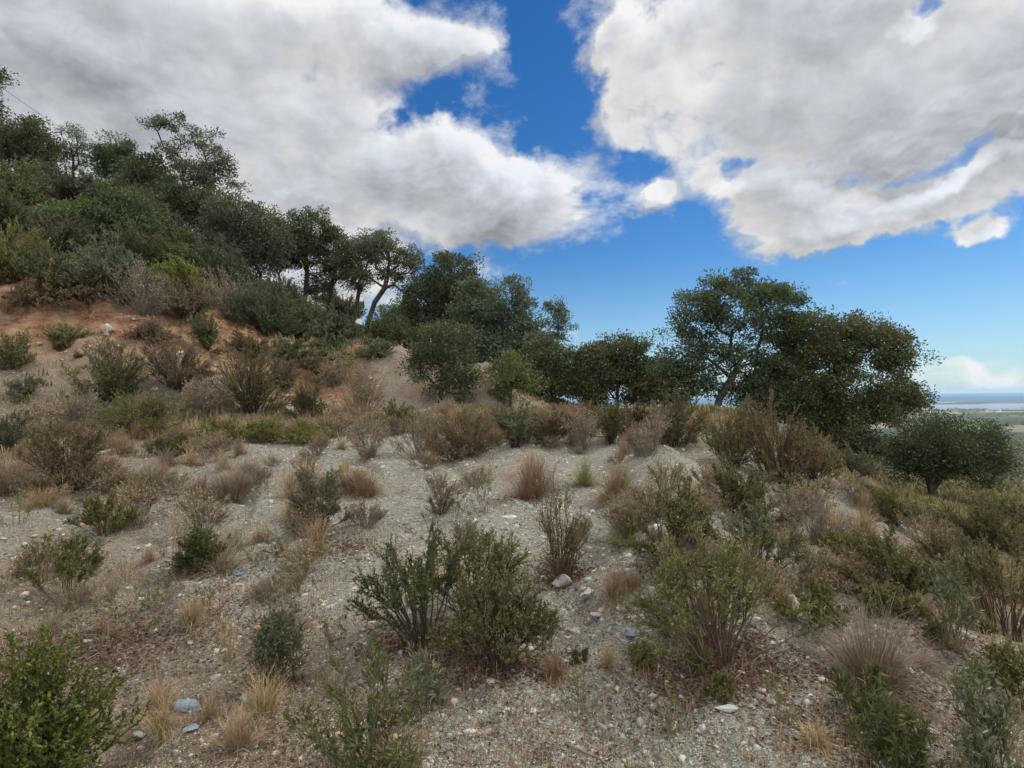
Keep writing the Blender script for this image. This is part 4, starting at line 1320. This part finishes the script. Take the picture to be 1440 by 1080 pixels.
    p('sapling', 'herb', 'greygreen', 1392, 1095, 104, 150, 'leafy sapling at the bottom corner with drooping grey-green leaves', cat='plant', n=20)
    p('sapling', 'herb', 'greygreen', 1338, 912, 76, 126, 'slim bluish sapling on a bare stalk before the big olive bush', cat='plant', n=15, t0=.5)
    p('bush', 'legs', 'green', 1440, 1000, 90, 80, 'green bush cut by the picture edge above the corner sapling', cat='bush')
    p('weed', 'weed', 'greygreen', 682, 722, 56, 74, 'sparse wiry plant on top of the gravel', cat='weed', stem='grey', n=14)
    p('dry_bush', 'twig', 'redbrown', 655, 778, 44, 44, 'small rust-coloured clump above the central pair', cat='bush')
    p('dry_bush', 'twig', 'redbrown', 620, 722, 40, 26, 'tiny dark dry clump in the open gravel', cat='bush', stem='dark')
    p('weed', 'weed', 'tan', 305, 905, 60, 80, 'thin straw stalks beside the upright grey-green plant', cat='weed')
    p('weed', 'weed', 'tan', 330, 935, 40, 70, 'bent yellow stalks close behind the blue-grey slab', cat='weed')
    p('weed', 'weed', 'palegreen', 770, 935, 34, 110, 'tall thin seedling stalk next to the dense round bush', cat='weed', n=5)
    p('weed', 'weed', 'palegreen', 820, 1000, 40, 60, 'small yellowish seedling in the gravel', cat='weed', n=6)
    p('weed', 'weed', 'redbrown', 940, 905, 90, 80, 'rusty weed at the foot of the red-stemmed bush', cat='weed', n=14)
    p('weed', 'weed', 'olive', 370, 790, 60, 30, 'flat olive weed in the gravel', cat='weed', n=10)
    # grass tufts
    tf = [
        ('tan', 750, 698, 72, 74, 'roundest reddish-tan grass tuft, alone on the gravel top', 1.0),
        ('palegreen', 822, 681, 46, 46, 'greenish grass tuft next to the purplish one', 1.0),
        ('pinkdry', 868, 702, 70, 62, 'purplish grass tuft next to the greenish one', 1.0),
        ('palegreen', 884, 752, 66, 66, 'pale yellow-green grass tuft at the foot of the tall brown-green bush', 1.0),
        ('greydry', 328, 697, 86, 52, 'wide grey grass tuft in front of the bank', 1.0),
        ('greydry', 212, 686, 66, 46, 'grey wispy grass tuft beside the large brown rounded bush', .8),
        ('dry', 512, 697, 58, 42, 'small brown grass tuft behind the mixed olive bush', 1.0),
        ('tan', 442, 778, 46, 60, 'golden grass tuft at the foot of the mixed olive bush', 1.0),
        ('dry', 415, 730, 50, 50, 'brown grass beside the mixed olive bush', 1.0),
        ('tan', 864, 836, 42, 56, 'small tan grass tuft beside the white rock', 1.0),
        ('greydry', 1228, 962, 140, 115, 'big bleached grass tuft on the lower flank', 1.1),
        ('dry', 58, 710, 60, 30, 'brown grass tuft under the large brown rounded bush', .8),
        ('tan', 10, 690, 60, 50, 'straw tuft at the picture edge under the blue-grey bush', .9),
        ('pinkdry', 1235, 700, 40, 30, 'pinkish tuft by the olive bush at the lip of the shoulder', .8),
        ('dry', 1120, 772, 40, 30, 'low brown tuft at the foot of the grey rounded bush', .8),
    ]
    for mt, px, py, w, h, lb, f in tf:
        p('grass_tuft', 'tuft', mt, px, py + 2, w * 1.32, h * 1.06, lb, cat='grass tuft')
# ------------------------------------------------------------------ stones, litter, wires, far buildings
def _ico():
    t = (1 + 5 ** .5) / 2
    v = unit(np.array([(-1, t, 0), (1, t, 0), (-1, -t, 0), (1, -t, 0), (0, -1, t), (0, 1, t), (0, -1, -t), (0, 1, -t), (t, 0, -1), (t, 0, 1), (-t, 0, -1), (-t, 0, 1)], float))
    f = np.array([(0, 11, 5), (0, 5, 1), (0, 1, 7), (0, 7, 10), (0, 10, 11), (1, 5, 9), (5, 11, 4), (11, 10, 2), (10, 7, 6), (7, 1, 8), (3, 9, 4), (3, 4, 2), (3, 2, 6), (3, 6, 8), (3, 8, 9), (4, 9, 5), (2, 4, 11), (6, 2, 10), (8, 6, 7), (9, 8, 1)])
    return v, f


OCT_V = np.array([(1, 0, 0), (-1, 0, 0), (0, 1, 0), (0, -1, 0), (0, 0, 1), (0, 0, -1)], float)
OCT_F = np.array([(0, 2, 4), (2, 1, 4), (1, 3, 4), (3, 0, 4), (2, 0, 5), (1, 2, 5), (3, 1, 5), (0, 3, 5)])


def chips(rng, c, size, bv, bf, flat=(.35, .8)):
    n, k = len(c), len(bv)
    v = np.tile(bv[None], (n, 1, 1)) * (1 + .45 * (rng.random((n, k, 1)) - .5))
    sc = np.stack([.7 + .7 * rng.random(n), .55 + .5 * rng.random(n), flat[0] + (flat[1] - flat[0]) * rng.random(n)], -1)
    v = v * sc[:, None] * size[:, None, None]
    a = rng.random(n) * 2 * math.pi
    tl = rng.normal(size=n) * .35
    ca, sa, ct, st = np.cos(a), np.sin(a), np.cos(tl), np.sin(tl)
    x, y, z = v[..., 0], v[..., 1], v[..., 2]
    y, z = y * ct[:, None] - z * st[:, None], y * st[:, None] + z * ct[:, None]
    x, y = x * ca[:, None] - y * sa[:, None], x * sa[:, None] + y * ca[:, None]
    v = np.stack([x, y, z], -1) + c[:, None]
    f = (bf[None] + (np.arange(n) * k)[:, None, None]).reshape(-1, bf.shape[1])
    return v.reshape(-1, 3), f


STONES = [(0, (.055, .05, .042)), (.14, (.17, .16, .13)), (.32, (.36, .35, .29)), (.5, (.28, .31, .29)), (.64, (.46, .43, .34)), (.76, (.36, .25, .15)), (.86, (.46, .44, .38)), (.95, (.56, .54, .49)), (1, (.68, .66, .62))]


def scatter(rng, n, r0, r1, half=48):
    th = np.radians((rng.random(n) * 2 - 1) * half)
    r = np.exp(np.log(r0) + rng.random(n) * (np.log(r1) - np.log(r0)))
    x, y = r * np.sin(th), r * np.cos(th)
    z, g = survey(x, y)
    near = 1 - sstep(10, 22, r)
    z = z + near * (fbm(x * 14, y * 14, 31, 3) * .012)
    return np.stack([x, y, z], -1), g, r


def build_gravel():
    rng = np.random.default_rng(11)
    c, g, r = scatter(rng, 210000, 1.9, 18)
    keep = (g[:, 2] < .45) & (rng.random(len(c)) < .30 + .75 * g[:, 1] + .5 * g[:, 0] + .25 * (vnoise(c[:, 0] * 1.4, c[:, 1] * 1.4, 4)))
    c, r = c[keep], r[keep]
    size = (.0045 + .0030 * rng.pareto(2.6, len(c))).clip(.004, .032) * (.72 + .075 * r)
    big = size > .016
    iv, if_ = _ico()
    a = chips(rng, c[~big] + [0, 0, .001], size[~big], OCT_V, OCT_F)
    b = chips(rng, c[big], size[big], iv, if_)
    v, f = join([a, b])
    o = put('gravel', mesh('gravel', v, f, stone_mat('gravel_stone', STONES, 30, .8)))
    tag(o, 'grey and tan broken stone strewn over the mound', 'gravel', kind='stuff')
    # coarse rubble further off and down the red bank
    c, g, r = scatter(rng, 42000, 13.5, 27)
    keep = rng.random(len(c)) < np.clip(.15 + .75 * g[:, 0] + .35 * g[:, 1] - .5 * g[:, 2], 0, 1)
    c, r = c[keep], r[keep]
    size = (.014 + .010 * rng.pareto(2.4, len(c))).clip(.012, .16) * (.5 + .03 * r)
    v, f = chips(rng, c, size, iv, if_)
    o = put('rubble', mesh('rubble', v, f, stone_mat('bank_stone', [(0, (.16, .09, .05)), (.3, (.30, .20, .13)), (.6, (.38, .31, .23)), (1, (.52, .48, .42))], 12, .8)))
    tag(o, 'pale and rusty rubble spilled down the red bank', 'rubble', kind='stuff')


LITTER_SPOTS = [(690, 925, 120, 1.0), (1010, 935, 150, 1.0), (590, 905, 110, .7), (1220, 975, 110, .6), (385, 965, 60, .6), (790, 812, 60, .8), (945, 785, 80, .7), (130, 900, 190, .25), (60, 950, 200, .3), (280, 805, 70, .5), (480, 770, 90, .4), (880, 990, 260, .05), (560, 990, 160, .12), (1180, 1040, 160, .25), (1330, 900, 120, .2), (250, 900, 240, .16), (760, 1050, 240, .06), (400, 1040, 200, .1), (1060, 800, 90, .5), (750, 700, 60, .4), (220, 690, 120, .5)]


def build_litter():
    rng = np.random.default_rng(23)
    C = []
    for px, py, w, k in LITTER_SPOTS:
        b, d = hit(px, py)
        n = int(4200 * k * min(1.0, (5 / d)) * (w / 110) ** 1.2)
        s = w * d / F_PX * .5
        p = b[:2] + rng.normal(size=(n, 2)) * [s, s * .75] * .75
        C.append(p)
    th, rr = np.radians((rng.random(7000) * 2 - 1) * 48), np.exp(rng.random(7000) * 1.9 + .7)
    C.append(np.stack([rr * np.sin(th), rr * np.cos(th)], -1))
    C = np.concatenate(C)
    z, g = survey(C[:, 0], C[:, 1])
    r = np.hypot(C[:, 0], C[:, 1])
    near = 1 - sstep(10, 22, r)
    z = z + near * (fbm(C[:, 0] * 14, C[:, 1] * 14, 31, 3) * .012)
    c = np.concatenate([C, z[:, None] + .004 + .008 * rng.random((len(C), 1))], 1)
    d = unit(rng.normal(size=c.shape) * [1, 1, .22] + [0, 0, .05])
    L = (.014 + .02 * rng.random(len(c))) * (.8 + .05 * r)
    v, f = leaves(c, d, L, L * (.25 + .25 * rng.random(len(c))), rng, fold=.3)
    m_ = leaf_mat('leaf_litter', [(.034, .021, .015), (.078, .046, .030), (.14, .085, .050), (.26, .18, .11)], transl=.05, rough=.8)
    o = put('leaf_litter', mesh('leaf_litter', v, f, m_))
    tag(o, 'brown dead leaves drifted under the bushes', 'leaf litter', kind='stuff')
    # straw and fallen stalks lying on the ground
    n = 7000
    th, rr = np.radians((rng.random(n) * 2 - 1) * 48), np.exp(rng.random(n) * 2.0 + .65)
    p = np.stack([rr * np.sin(th), rr * np.cos(th)], -1)
    z, g = survey(p[:, 0], p[:, 1])
    keep = rng.random(n) < np.clip(.95 - .75 * g[:, 1], .1, 1)
    p, z, rr = p[keep], z[keep], rr[keep]
    a = rng.random(len(p)) * 2 * math.pi
    ln = (.03 + .11 * rng.random(len(p)) ** 2)
    dv = np.stack([np.cos(a) * ln, np.sin(a) * ln], -1)
    z2, _ = survey(p[:, 0] + dv[:, 0], p[:, 1] + dv[:, 1])
    A = np.concatenate([p, z[:, None] + .012], 1)
    B_ = np.concatenate([p + dv, z2[:, None] + .014 + .02 * rng.random((len(p), 1))], 1)
    M_ = (A + B_) / 2 + rng.normal(size=A.shape) * [.006, .006, .004] + [0, 0, .006]
    wd = (.0011 + .0010 * rng.random(len(p))) * (.7 + .12 * rr)
    v, q = tubes(np.stack([A, M_, B_], 1), np.stack([wd, wd, wd * .6], 1), 3)
    o = put('straw', mesh('straw', v, q, plain_mat('straw_dry', [(.11, .075, .045), (.26, .20, .12), (.42, .34, .22)], 8, .8, 0, .8)))
    tag(o, 'fallen straw and thin dry stalks lying on the earth', 'straw', kind='stuff')


def build_grass():
    """thin standing dry grass and herbs between the bushes, on the bank foot, the terrace and the lower slope"""
    rng = np.random.default_rng(31)
    for nm, mt, n, r0, r1, fn, hh, lab in (
        ('dry_grass', 'tan', 30000, 6, 34, lambda g: .05 + .9 * g[:, 2] + .15 * g[:, 0] - .35 * g[:, 1], .18, 'thin standing dry grass between the bushes'),
        ('green_ground_cover', 'olive', 26000, 8, 40, lambda g: 1.15 * g[:, 2] - .12, .17, 'low green and brown herbs carpeting the slope'),
        ('dry_sprigs', 'dry', 17000, 2.2, 12, lambda g: .42 - .36 * g[:, 1] + .4 * g[:, 2], .09, 'tiny dry sprigs standing in the gravel')):
        c, g, r = scatter(rng, n, r0, r1, 49)
        pt = vnoise(c[:, 0] * .8, c[:, 1] * .8, 77) + .5
        keep = rng.random(n) < np.clip(fn(g), 0, 1) * sstep(.25, .6, pt)
        c, r = c[keep], r[keep]
        per = 7
        c = np.repeat(c, per, 0) + rng.normal(size=(len(c) * per, 3)) * [.09, .09, 0]
        r = np.repeat(r, per)
        px = r / 605
        h = hh * (.35 + .9 * rng.random(len(c))) * (.7 + .02 * r)
        a = rng.random(len(c)) * 2 * math.pi
        ln = h * (.15 + .5 * rng.random(len(c)))
        tip = c + np.stack([np.cos(a) * ln, np.sin(a) * ln, h], -1)
        mid = c * .45 + tip * .55 + np.stack([np.zeros(len(c)), np.zeros(len(c)), h * .12], -1)
        c = c - [0, 0, .05]
        w = np.maximum(.0016 if mt != 'olive' else .005, px * (.22 if mt != 'olive' else .5))
        side = np.stack([-np.sin(a), np.cos(a), np.zeros(len(c))], -1)
        v, q = ribbons(np.stack([c, mid, tip], 1), np.stack([w, w, w * .2], 1), side)
        tag(put(nm, mesh(nm, v, q, LM(mt))), lab, nm.replace('_', ' '), kind='stuff')
    # scrub on the lower slope and in the valley, read as one mass
    c, g, r = scatter(rng, 7000, 40, 600, 50)
    az = np.degrees(np.arctan2(c[:, 0], c[:, 1]))
    keep = (az > 8) & (vnoise(c[:, 0] / 9, c[:, 1] / 9, 5) > -.22)
    c, r = c[keep], r[keep]
    sz = (.5 + 1.1 * rng.random(len(c)) ** 2) * (.8 + r / 300)
    per = 60
    cc = np.repeat(c + np.stack([0 * sz, 0 * sz, sz * .45], -1), per, 0)
    s2 = np.repeat(sz, per)
    u = unit(rng.normal(size=cc.shape)) * (rng.random((len(cc), 1)) ** .3)
    p = cc + u * np.stack([s2, s2, s2 * .62], -1)
    L = s2 * (.20 + .22 * rng.random(len(cc)))
    v, f = leaves(p, unit(u + rng.normal(size=u.shape) * .7), L, L * .7, rng)
    tag(put('valley_scrub', mesh('valley_scrub', v, f, leaf_mat('leaf_scrub', LEAF['olive'], clump=.08))), 'dense evergreen scrub covering the slope down to the valley', 'scrub', kind='stuff')
    # woods and hedges of the plain
    n = 5200
    th = np.radians(8 + 42 * rng.random(n))
    r = np.exp(np.log(420) + rng.random(n) * np.log(4000 / 420))
    x, y = r * np.sin(th), r * np.cos(th)
    keep = fbm(x / 260, y / 260, 71, 4) > -.02
    x, y, r = x[keep], y[keep], r[keep]
    z, _ = survey(x, y)
    sz = 2.5 + 4 * rng.random(len(x)) + r / 900
    per = 26
    cc = np.repeat(np.stack([x, y, z + sz * .4], -1), per, 0)
    s2 = np.repeat(sz, per)
    u = unit(rng.normal(size=cc.shape)) * (rng.random((len(cc), 1)) ** .3)
    p = cc + u * np.stack([s2 * 1.6, s2 * 1.6, s2 * .7], -1)
    L = s2 * .75
    v, f = leaves(p, unit(u + rng.normal(size=u.shape) * .7), L, L * .8, rng)
    tag(put('far_woods', mesh('far_woods', v, f, leaf_mat('leaf_scrub', LEAF['oak_olive']))), 'woods and hedges dotted over the distant plain', 'woods', kind='stuff')


def rock(name, px, py, wpx, hpx, mat, label, flat=.45, seed=1, group=None, ang=None, cat='stone'):
    rng = np.random.default_rng(seed)
    b, d = hit(px, py)
    s = wpx * d / F_PX / 2
    v, f = _ico()
    # one round of splitting, then cut flat facets for a broken slab
    e = {}
    vs = list(v)
    nf = []
    for t in f:
        md = []
        for i in range(3):
            k = tuple(sorted((t[i], t[(i + 1) % 3])))
            if k not in e:
                e[k] = len(vs)
                vs.append(unit((vs[k[0]] + vs[k[1]])[None])[0])
            md.append(e[k])
        nf += [(t[0], md[0], md[2]), (t[1], md[1], md[0]), (t[2], md[2], md[1]), tuple(md)]
    v = np.array(vs)
    e2, f2, v2 = {}, [], list(v)
    for t in nf:
        md = []
        for i in range(3):
            k = tuple(sorted((t[i], t[(i + 1) % 3])))
            if k not in e2:
                e2[k] = len(v2)
                v2.append(unit((v2[k[0]] + v2[k[1]])[None])[0])
            md.append(e2[k])
        f2 += [(t[0], md[0], md[2]), (t[1], md[1], md[0]), (t[2], md[2], md[1]), tuple(md)]
    v, nf = np.array(v2), f2
    for _ in range(11):
        nrm = unit(rng.normal(size=(1, 3)))[0]
        h = .22 + .40 * rng.random()
        dd = v @ nrm
        v = v - np.maximum(0, dd - h)[:, None] * nrm
    v *= (1 + .015 * (rng.random((len(v), 1)) - .5))
    v[:, 0] += .35 * v[:, 1] * (rng.random() - .5)
    v[:, 1] *= .75
    v[:, 2] *= flat
    a = ang if ang is not None else rng.random() * .8 - .4
    v[:, :2] = v[:, :2] @ np.array([[math.cos(a), math.sin(a)], [-math.sin(a), math.cos(a)]])
    v *= s / np.abs(v[:, 0]).max()
    v[:, 2] -= v[:, 2].min() + s * .12
    o = put(name, mesh(name, v, np.array(nf), mat), loc=b)
    return tag(o, label, cat, group)


def stick(px, py, L, ang, rad, label, seed):
    rng = np.random.default_rng(seed)
    b, d = hit(px, py)
    t = np.linspace(-.5, .5, 8)
    P = np.stack([t * L * math.cos(ang), t * L * math.sin(ang), np.zeros(8)], -1) + rng.normal(size=(8, 3)) * [.006, .006, 0]
    z, _ = survey(P[:, 0] + b[0], P[:, 1] + b[1])
    P[:, 2] = z - b[2] + rad + .012
    pr = [tubes(P[None], (rad * (1.1 - .5 * (t + .5)))[None], 6)]
    for k in (3, 5):
        dr = np.array([math.cos(ang + .8), math.sin(ang + .8), .25]) * L * .18
        pr.append(tubes(np.stack([P[k], P[k] + dr * .5, P[k] + dr])[None], np.array([[rad * .6, rad * .45, rad * .25]]), 5))
    v, q = join(pr)
    tag(put('stick', mesh('stick', v, q, plain_mat('stick_wood', [(.05, .04, .032), (.14, .115, .095), (.24, .21, .18)], 20, .9, .4)), loc=b), label, 'stick')


def build_stones():
    blue = stone_mat('blue_slate', [(0, (.08, .10, .12)), (.5, (.16, .20, .235)), (1, (.27, .30, .32))], 14, .1)
    white = stone_mat('white_rock', [(0, (.18, .17, .145)), (.5, (.34, .33, .295)), (1, (.52, .50, .46))], 12, .1)
    grey = stone_mat('grey_rock', [(0, (.20, .195, .18)), (.5, (.33, .32, .29)), (1, (.46, .44, .40))], 12, .1)
    tan = stone_mat('tan_rock', [(0, (.24, .19, .13)), (.5, (.40, .33, .25)), (1, (.54, .48, .39))], 9, .1)
    rock('stone', 270, 996, 48, 26, blue, 'blue-grey angular slab, the largest loose stone near the corner bush', .42, 3)
    rock('stone', 262, 1030, 26, 16, blue, 'small slate chip just below the blue-grey slab', .4, 4)
    rock('stone', 195, 1040, 24, 12, grey, 'small grey stone between the slate chip and the corner bush', .4, 5)
    rock('stone', 828, 842, 26, 26, white, 'rounded white rock beside the small tan grass tuft', .8, 6)
    rock('stone', 785, 828, 40, 30, grey, 'grey rock tucked under the brown twiggy bush', .75, 7)
    rock('stone', 838, 872, 22, 14, grey, 'grey stone below the rounded white rock', .6, 8)
    rock('stone', 715, 728, 30, 8, white, 'flat whitish flake on the gravel top', .2, 9)
    rock('stone', 1022, 1002, 34, 18, white, 'flat pale stone bedded in the gravel below the leaf litter', .3, 10)
    rock('stone', 808, 888, 28, 10, tan, 'flat tan flake below the grey rock', .25, 11)
    rock('stone', 1190, 832, 20, 9, white, 'bright white flake on the bare shoulder', .35, 12)
    rock('stone', 36, 804, 34, 12, white, 'whitish flat stone near the picture edge beside the loose leafy plant', .25, 13)
    rock('stone', 338, 808, 26, 14, blue, 'bluish stone in the gravel beyond the compact dark green bush', .4, 14)
    rock('stone', 380, 700, 14, 6, white, 'tiny white stone beside the wide grey grass tuft', .5, 15)
    rock('stone', 690, 905, 0, 0, white, '', .5, 15) if False else None
    rock('stone', 885, 892, 14, 9, blue, 'bluish pebble in the gravel between the central pair and the red-stemmed bush', .6, 16)
    rock('stone', 945, 868, 16, 10, blue, 'dark blue pebble at the edge of the rusty weed', .6, 17)
    rock('stone', 750, 1000, 18, 9, white, 'small white flake in the open gravel below the dense round bush', .4, 18)
    rock('stone', 300, 1035, 16, 8, white, 'white chip next to the slate chip', .4, 19)
    rock('stone', 1060, 880, 26, 18, white, 'pale stone among the stems of the red-stemmed bush', .6, 20)
    rock('stone', 1100, 845, 40, 14, tan, 'flat tan slab beside the grey-green bush on the flank', .3, 21)
    rock('stone', 1130, 870, 36, 14, grey, 'grey flat slab at the foot of the small green bush', .3, 22)
    rock('boulder', 408, 580, 22, 16, grey, 'pale boulder at the foot of the bank beside the big brown-green bush', .7, 23, cat='boulder')
    rock('boulder', 405, 560, 15, 12, grey, 'grey boulder just above the pale boulder', .8, 24, cat='boulder')
    rock('boulder', 340, 575, 20, 10, tan, 'orange-tan boulder in front of the big brown-green bush', .6, 25, cat='boulder')
    rock('boulder', 16, 432, 24, 14, stone_mat('dark_rock', [(0, (.06, .04, .03)), (1, (.16, .11, .08))], 5, .1), 'dark block jutting from the red bank near the picture edge', .5, 26, cat='boulder')
    rock('boulder', 150, 470, 18, 8, tan, 'pale tan boulder on the red bank below the grey-green bush', .6, 27, cat='boulder')
    rock('boulder', 260, 538, 0, 0, white, '', .6, 28) if False else None
    stick(828, 1066, .22, -.5, .008, 'dark broken stick lying in the gravel at the bottom of the picture', 41)
    stick(92, 902, .42, .15, .007, 'bleached stick on the earth above the lush corner bush', 42)
    stick(690, 1022, .12, .0, .006, 'short twig on the open gravel', 43)
    stick(715, 868, .30, 2.2, .007, 'pale dead branch under the central pair of dark bushes', 44)
    # small loose stones nobody would tell apart
    mats = [grey, blue, tan, white]
    proto = []
    for i in range(4):
        o = rock('loose_stone', 600 + 40 * i, 860, 13, 8, mats[i], '', .45, 60 + i)
        proto.append(o)
    rng = np.random.default_rng(5)
    LBL = ['fist-sized grey loose stone on the gravel', 'fist-sized bluish loose stone on the gravel', 'fist-sized tan loose stone on the gravel', 'fist-sized whitish loose stone on the gravel']
    c, g, r = scatter(rng, 90, 3.0, 10, 40)
    n = 0
    for i in range(len(c)):
        if g[i, 2] > .3 or n >= 16: continue
        k = n % 4
        o = proto[k] if n < 4 else proto[k].copy()
        if n >= 4: COL.objects.link(o)
        o.location = c[i]
        o.rotation_euler = (0, 0, rng.random() * 6.28)
        s = .4 + .55 * rng.random()
        o.scale = (s, s, s)
        tag(o, LBL[k], 'stone', ['grey', 'bluish', 'tan', 'whitish'][k] + ' loose stones on the gravel')
        n += 1


def build_wires():
    mt = plain_mat('cable_black', [(.02, .02, .022), (.03, .03, .032)], 3, .5)
    for a, b, lb in (((-120, 30, 30), (250, 262, 60), 'upper thin black power cable crossing the sky above the ridge'), ((-130, 60, 30), (240, 276, 60), 'lower thin black power cable crossing the sky above the ridge')):
        A, B_ = at(*a), at(*b)
        t = np.linspace(0, 1, 24)[:, None]
        P = A + (B_ - A) * t - np.array([0, 0, 1.1]) * (4 * t * (1 - t))
        v, q = tubes(P[None], np.full((1, 24), .011), 5)
        tag(put('power_cable', mesh('power_cable', v, q, mt)), lb, 'power cable', 'power cables')


def gable(name, w, d, h, roof_h):
    x, y = w / 2, d / 2
    e = .35
    wall_v = np.array([(-x, -y, -1), (x, -y, -1), (x, y, -1), (-x, y, -1), (-x, -y, h), (x, -y, h), (x, y, h), (-x, y, h), (-x, 0, h + roof_h), (x, 0, h + roof_h)])
    wq = np.array([(0, 1, 5, 4), (2, 3, 7, 6)])
    wp = np.array([(1, 2, 6, 9, 5), (3, 0, 4, 8, 7)])
    rt = .18
    rv = []
    for zz in (0.01, rt):
        rv += [(-x - e, -y - e, h - e * roof_h / y + zz), (x + e, -y - e, h - e * roof_h / y + zz), (x + e, 0, h + roof_h + zz), (-x - e, 0, h + roof_h + zz), (x + e, y + e, h - e * roof_h / y + zz), (-x - e, y + e, h - e * roof_h / y + zz)]
    rq = np.array([(6, 7, 8, 9), (9, 8, 10, 11), (1, 0, 3, 2), (2, 3, 5, 4), (0, 1, 7, 6), (4, 5, 11, 10), (1, 2, 8, 7), (2, 4, 10, 8), (3, 0, 6, 9), (5, 3, 9, 11)])
    return wall_v, [wq, wp], np.array(rv), rq


def build_buildings():
    wm = plain_mat('lime_wall', [(.52, .47, .40), (.64, .60, .53)], .9, .9)
    rm = plain_mat('roof_tile', [(.34, .26, .20), (.46, .38, .31)], 2.5, .9)
    gm = plain_mat('window_dark', [(.02, .022, .025), (.03, .035, .04)], 2, .2)
    wv, wf, rv, rq = gable('h', 3.4, 3.0, 1.9, .5)
    b = spot(484, 62)
    root = bpy.data.objects.new('cottage', None)
    COL.objects.link(root)
    root.location = (b[0], b[1], at(484, 453, 62)[2])
    root.rotation_euler = (0, 0, .2)
    tag(root, 'pale walled cottage glimpsed between the trunks on the ridge', 'cottage')
    put('wall', mesh('wall', wv, wf, wm), root)
    put('roof', mesh('roof', rv, rq, rm), root)
    for x in (-.9,):
        v = np.array([(x - .4, -1.53, .7), (x + .4, -1.53, .7), (x + .4, -1.53, 1.5), (x - .4, -1.53, 1.5), (x - .4, -1.46, .7), (x + .4, -1.46, .7), (x + .4, -1.46, 1.5), (x - .4, -1.46, 1.5)])
        put('window', mesh('window', v, np.array([(0, 1, 2, 3), (1, 5, 6, 2), (4, 0, 3, 7), (3, 2, 6, 7), (4, 5, 1, 0)]), gm), root)
    # far buildings on the coast and on the plain
    rng = np.random.default_rng(3)
    wv, wf, rv, rq = gable('f', 26, 14, 8, 3)
    v, f = join([(wv, wf[0]), (wv, wf[1]), (rv, rq)])
    white = plain_mat('far_white', [(.60, .58, .54), (.74, .72, .68)], .05, .9)
    me = mesh('house', v, f, white)
    n = 0
    for px0, px1, d0, d1, cnt, gl, lb in ((1385, 1440, 6550, 7000, 16, 'white houses on the strip of land by the sea', 'white house on the strip of land between lagoon and sea'),
                                          (1300, 1440, 2600, 3900, 18, 'scattered houses on the plain', 'pale house scattered on the plain before the lagoon')):
        for i in range(cnt):
            dd = d0 + (d1 - d0) * rng.random()
            p_ = at(px0 + (px1 - px0) * rng.random(), 560, dd)
            gz = ground_z(p_[0], p_[1])
            if gz < -99.8: continue
            o = put('house', me, loc=(p_[0], p_[1], gz), rz=rng.random() * 3)
            s = .35 + .5 * rng.random()
            o.scale = (s, s, s)
            tag(o, lb, 'house', gl)
# ------------------------------------------------------------------ build
build_sky()
build_ground()
build_waters()
plant_trees()
plant_shrubs()
plant_fillers()
build_gravel()
build_litter()
build_grass()
build_stones()
build_wires()
build_buildings()
build_air()
vs = SC.view_settings
vs.view_transform, vs.look, vs.exposure, vs.gamma = 'Standard', 'None', 0.08, 1.0
vs.use_curve_mapping = False
cy = SC.cycles
cy.max_bounces, cy.diffuse_bounces, cy.glossy_bounces, cy.transmission_bounces, cy.volume_bounces, cy.transparent_max_bounces = 6, 3, 2, 3, 0, 4
cy.use_denoising = True
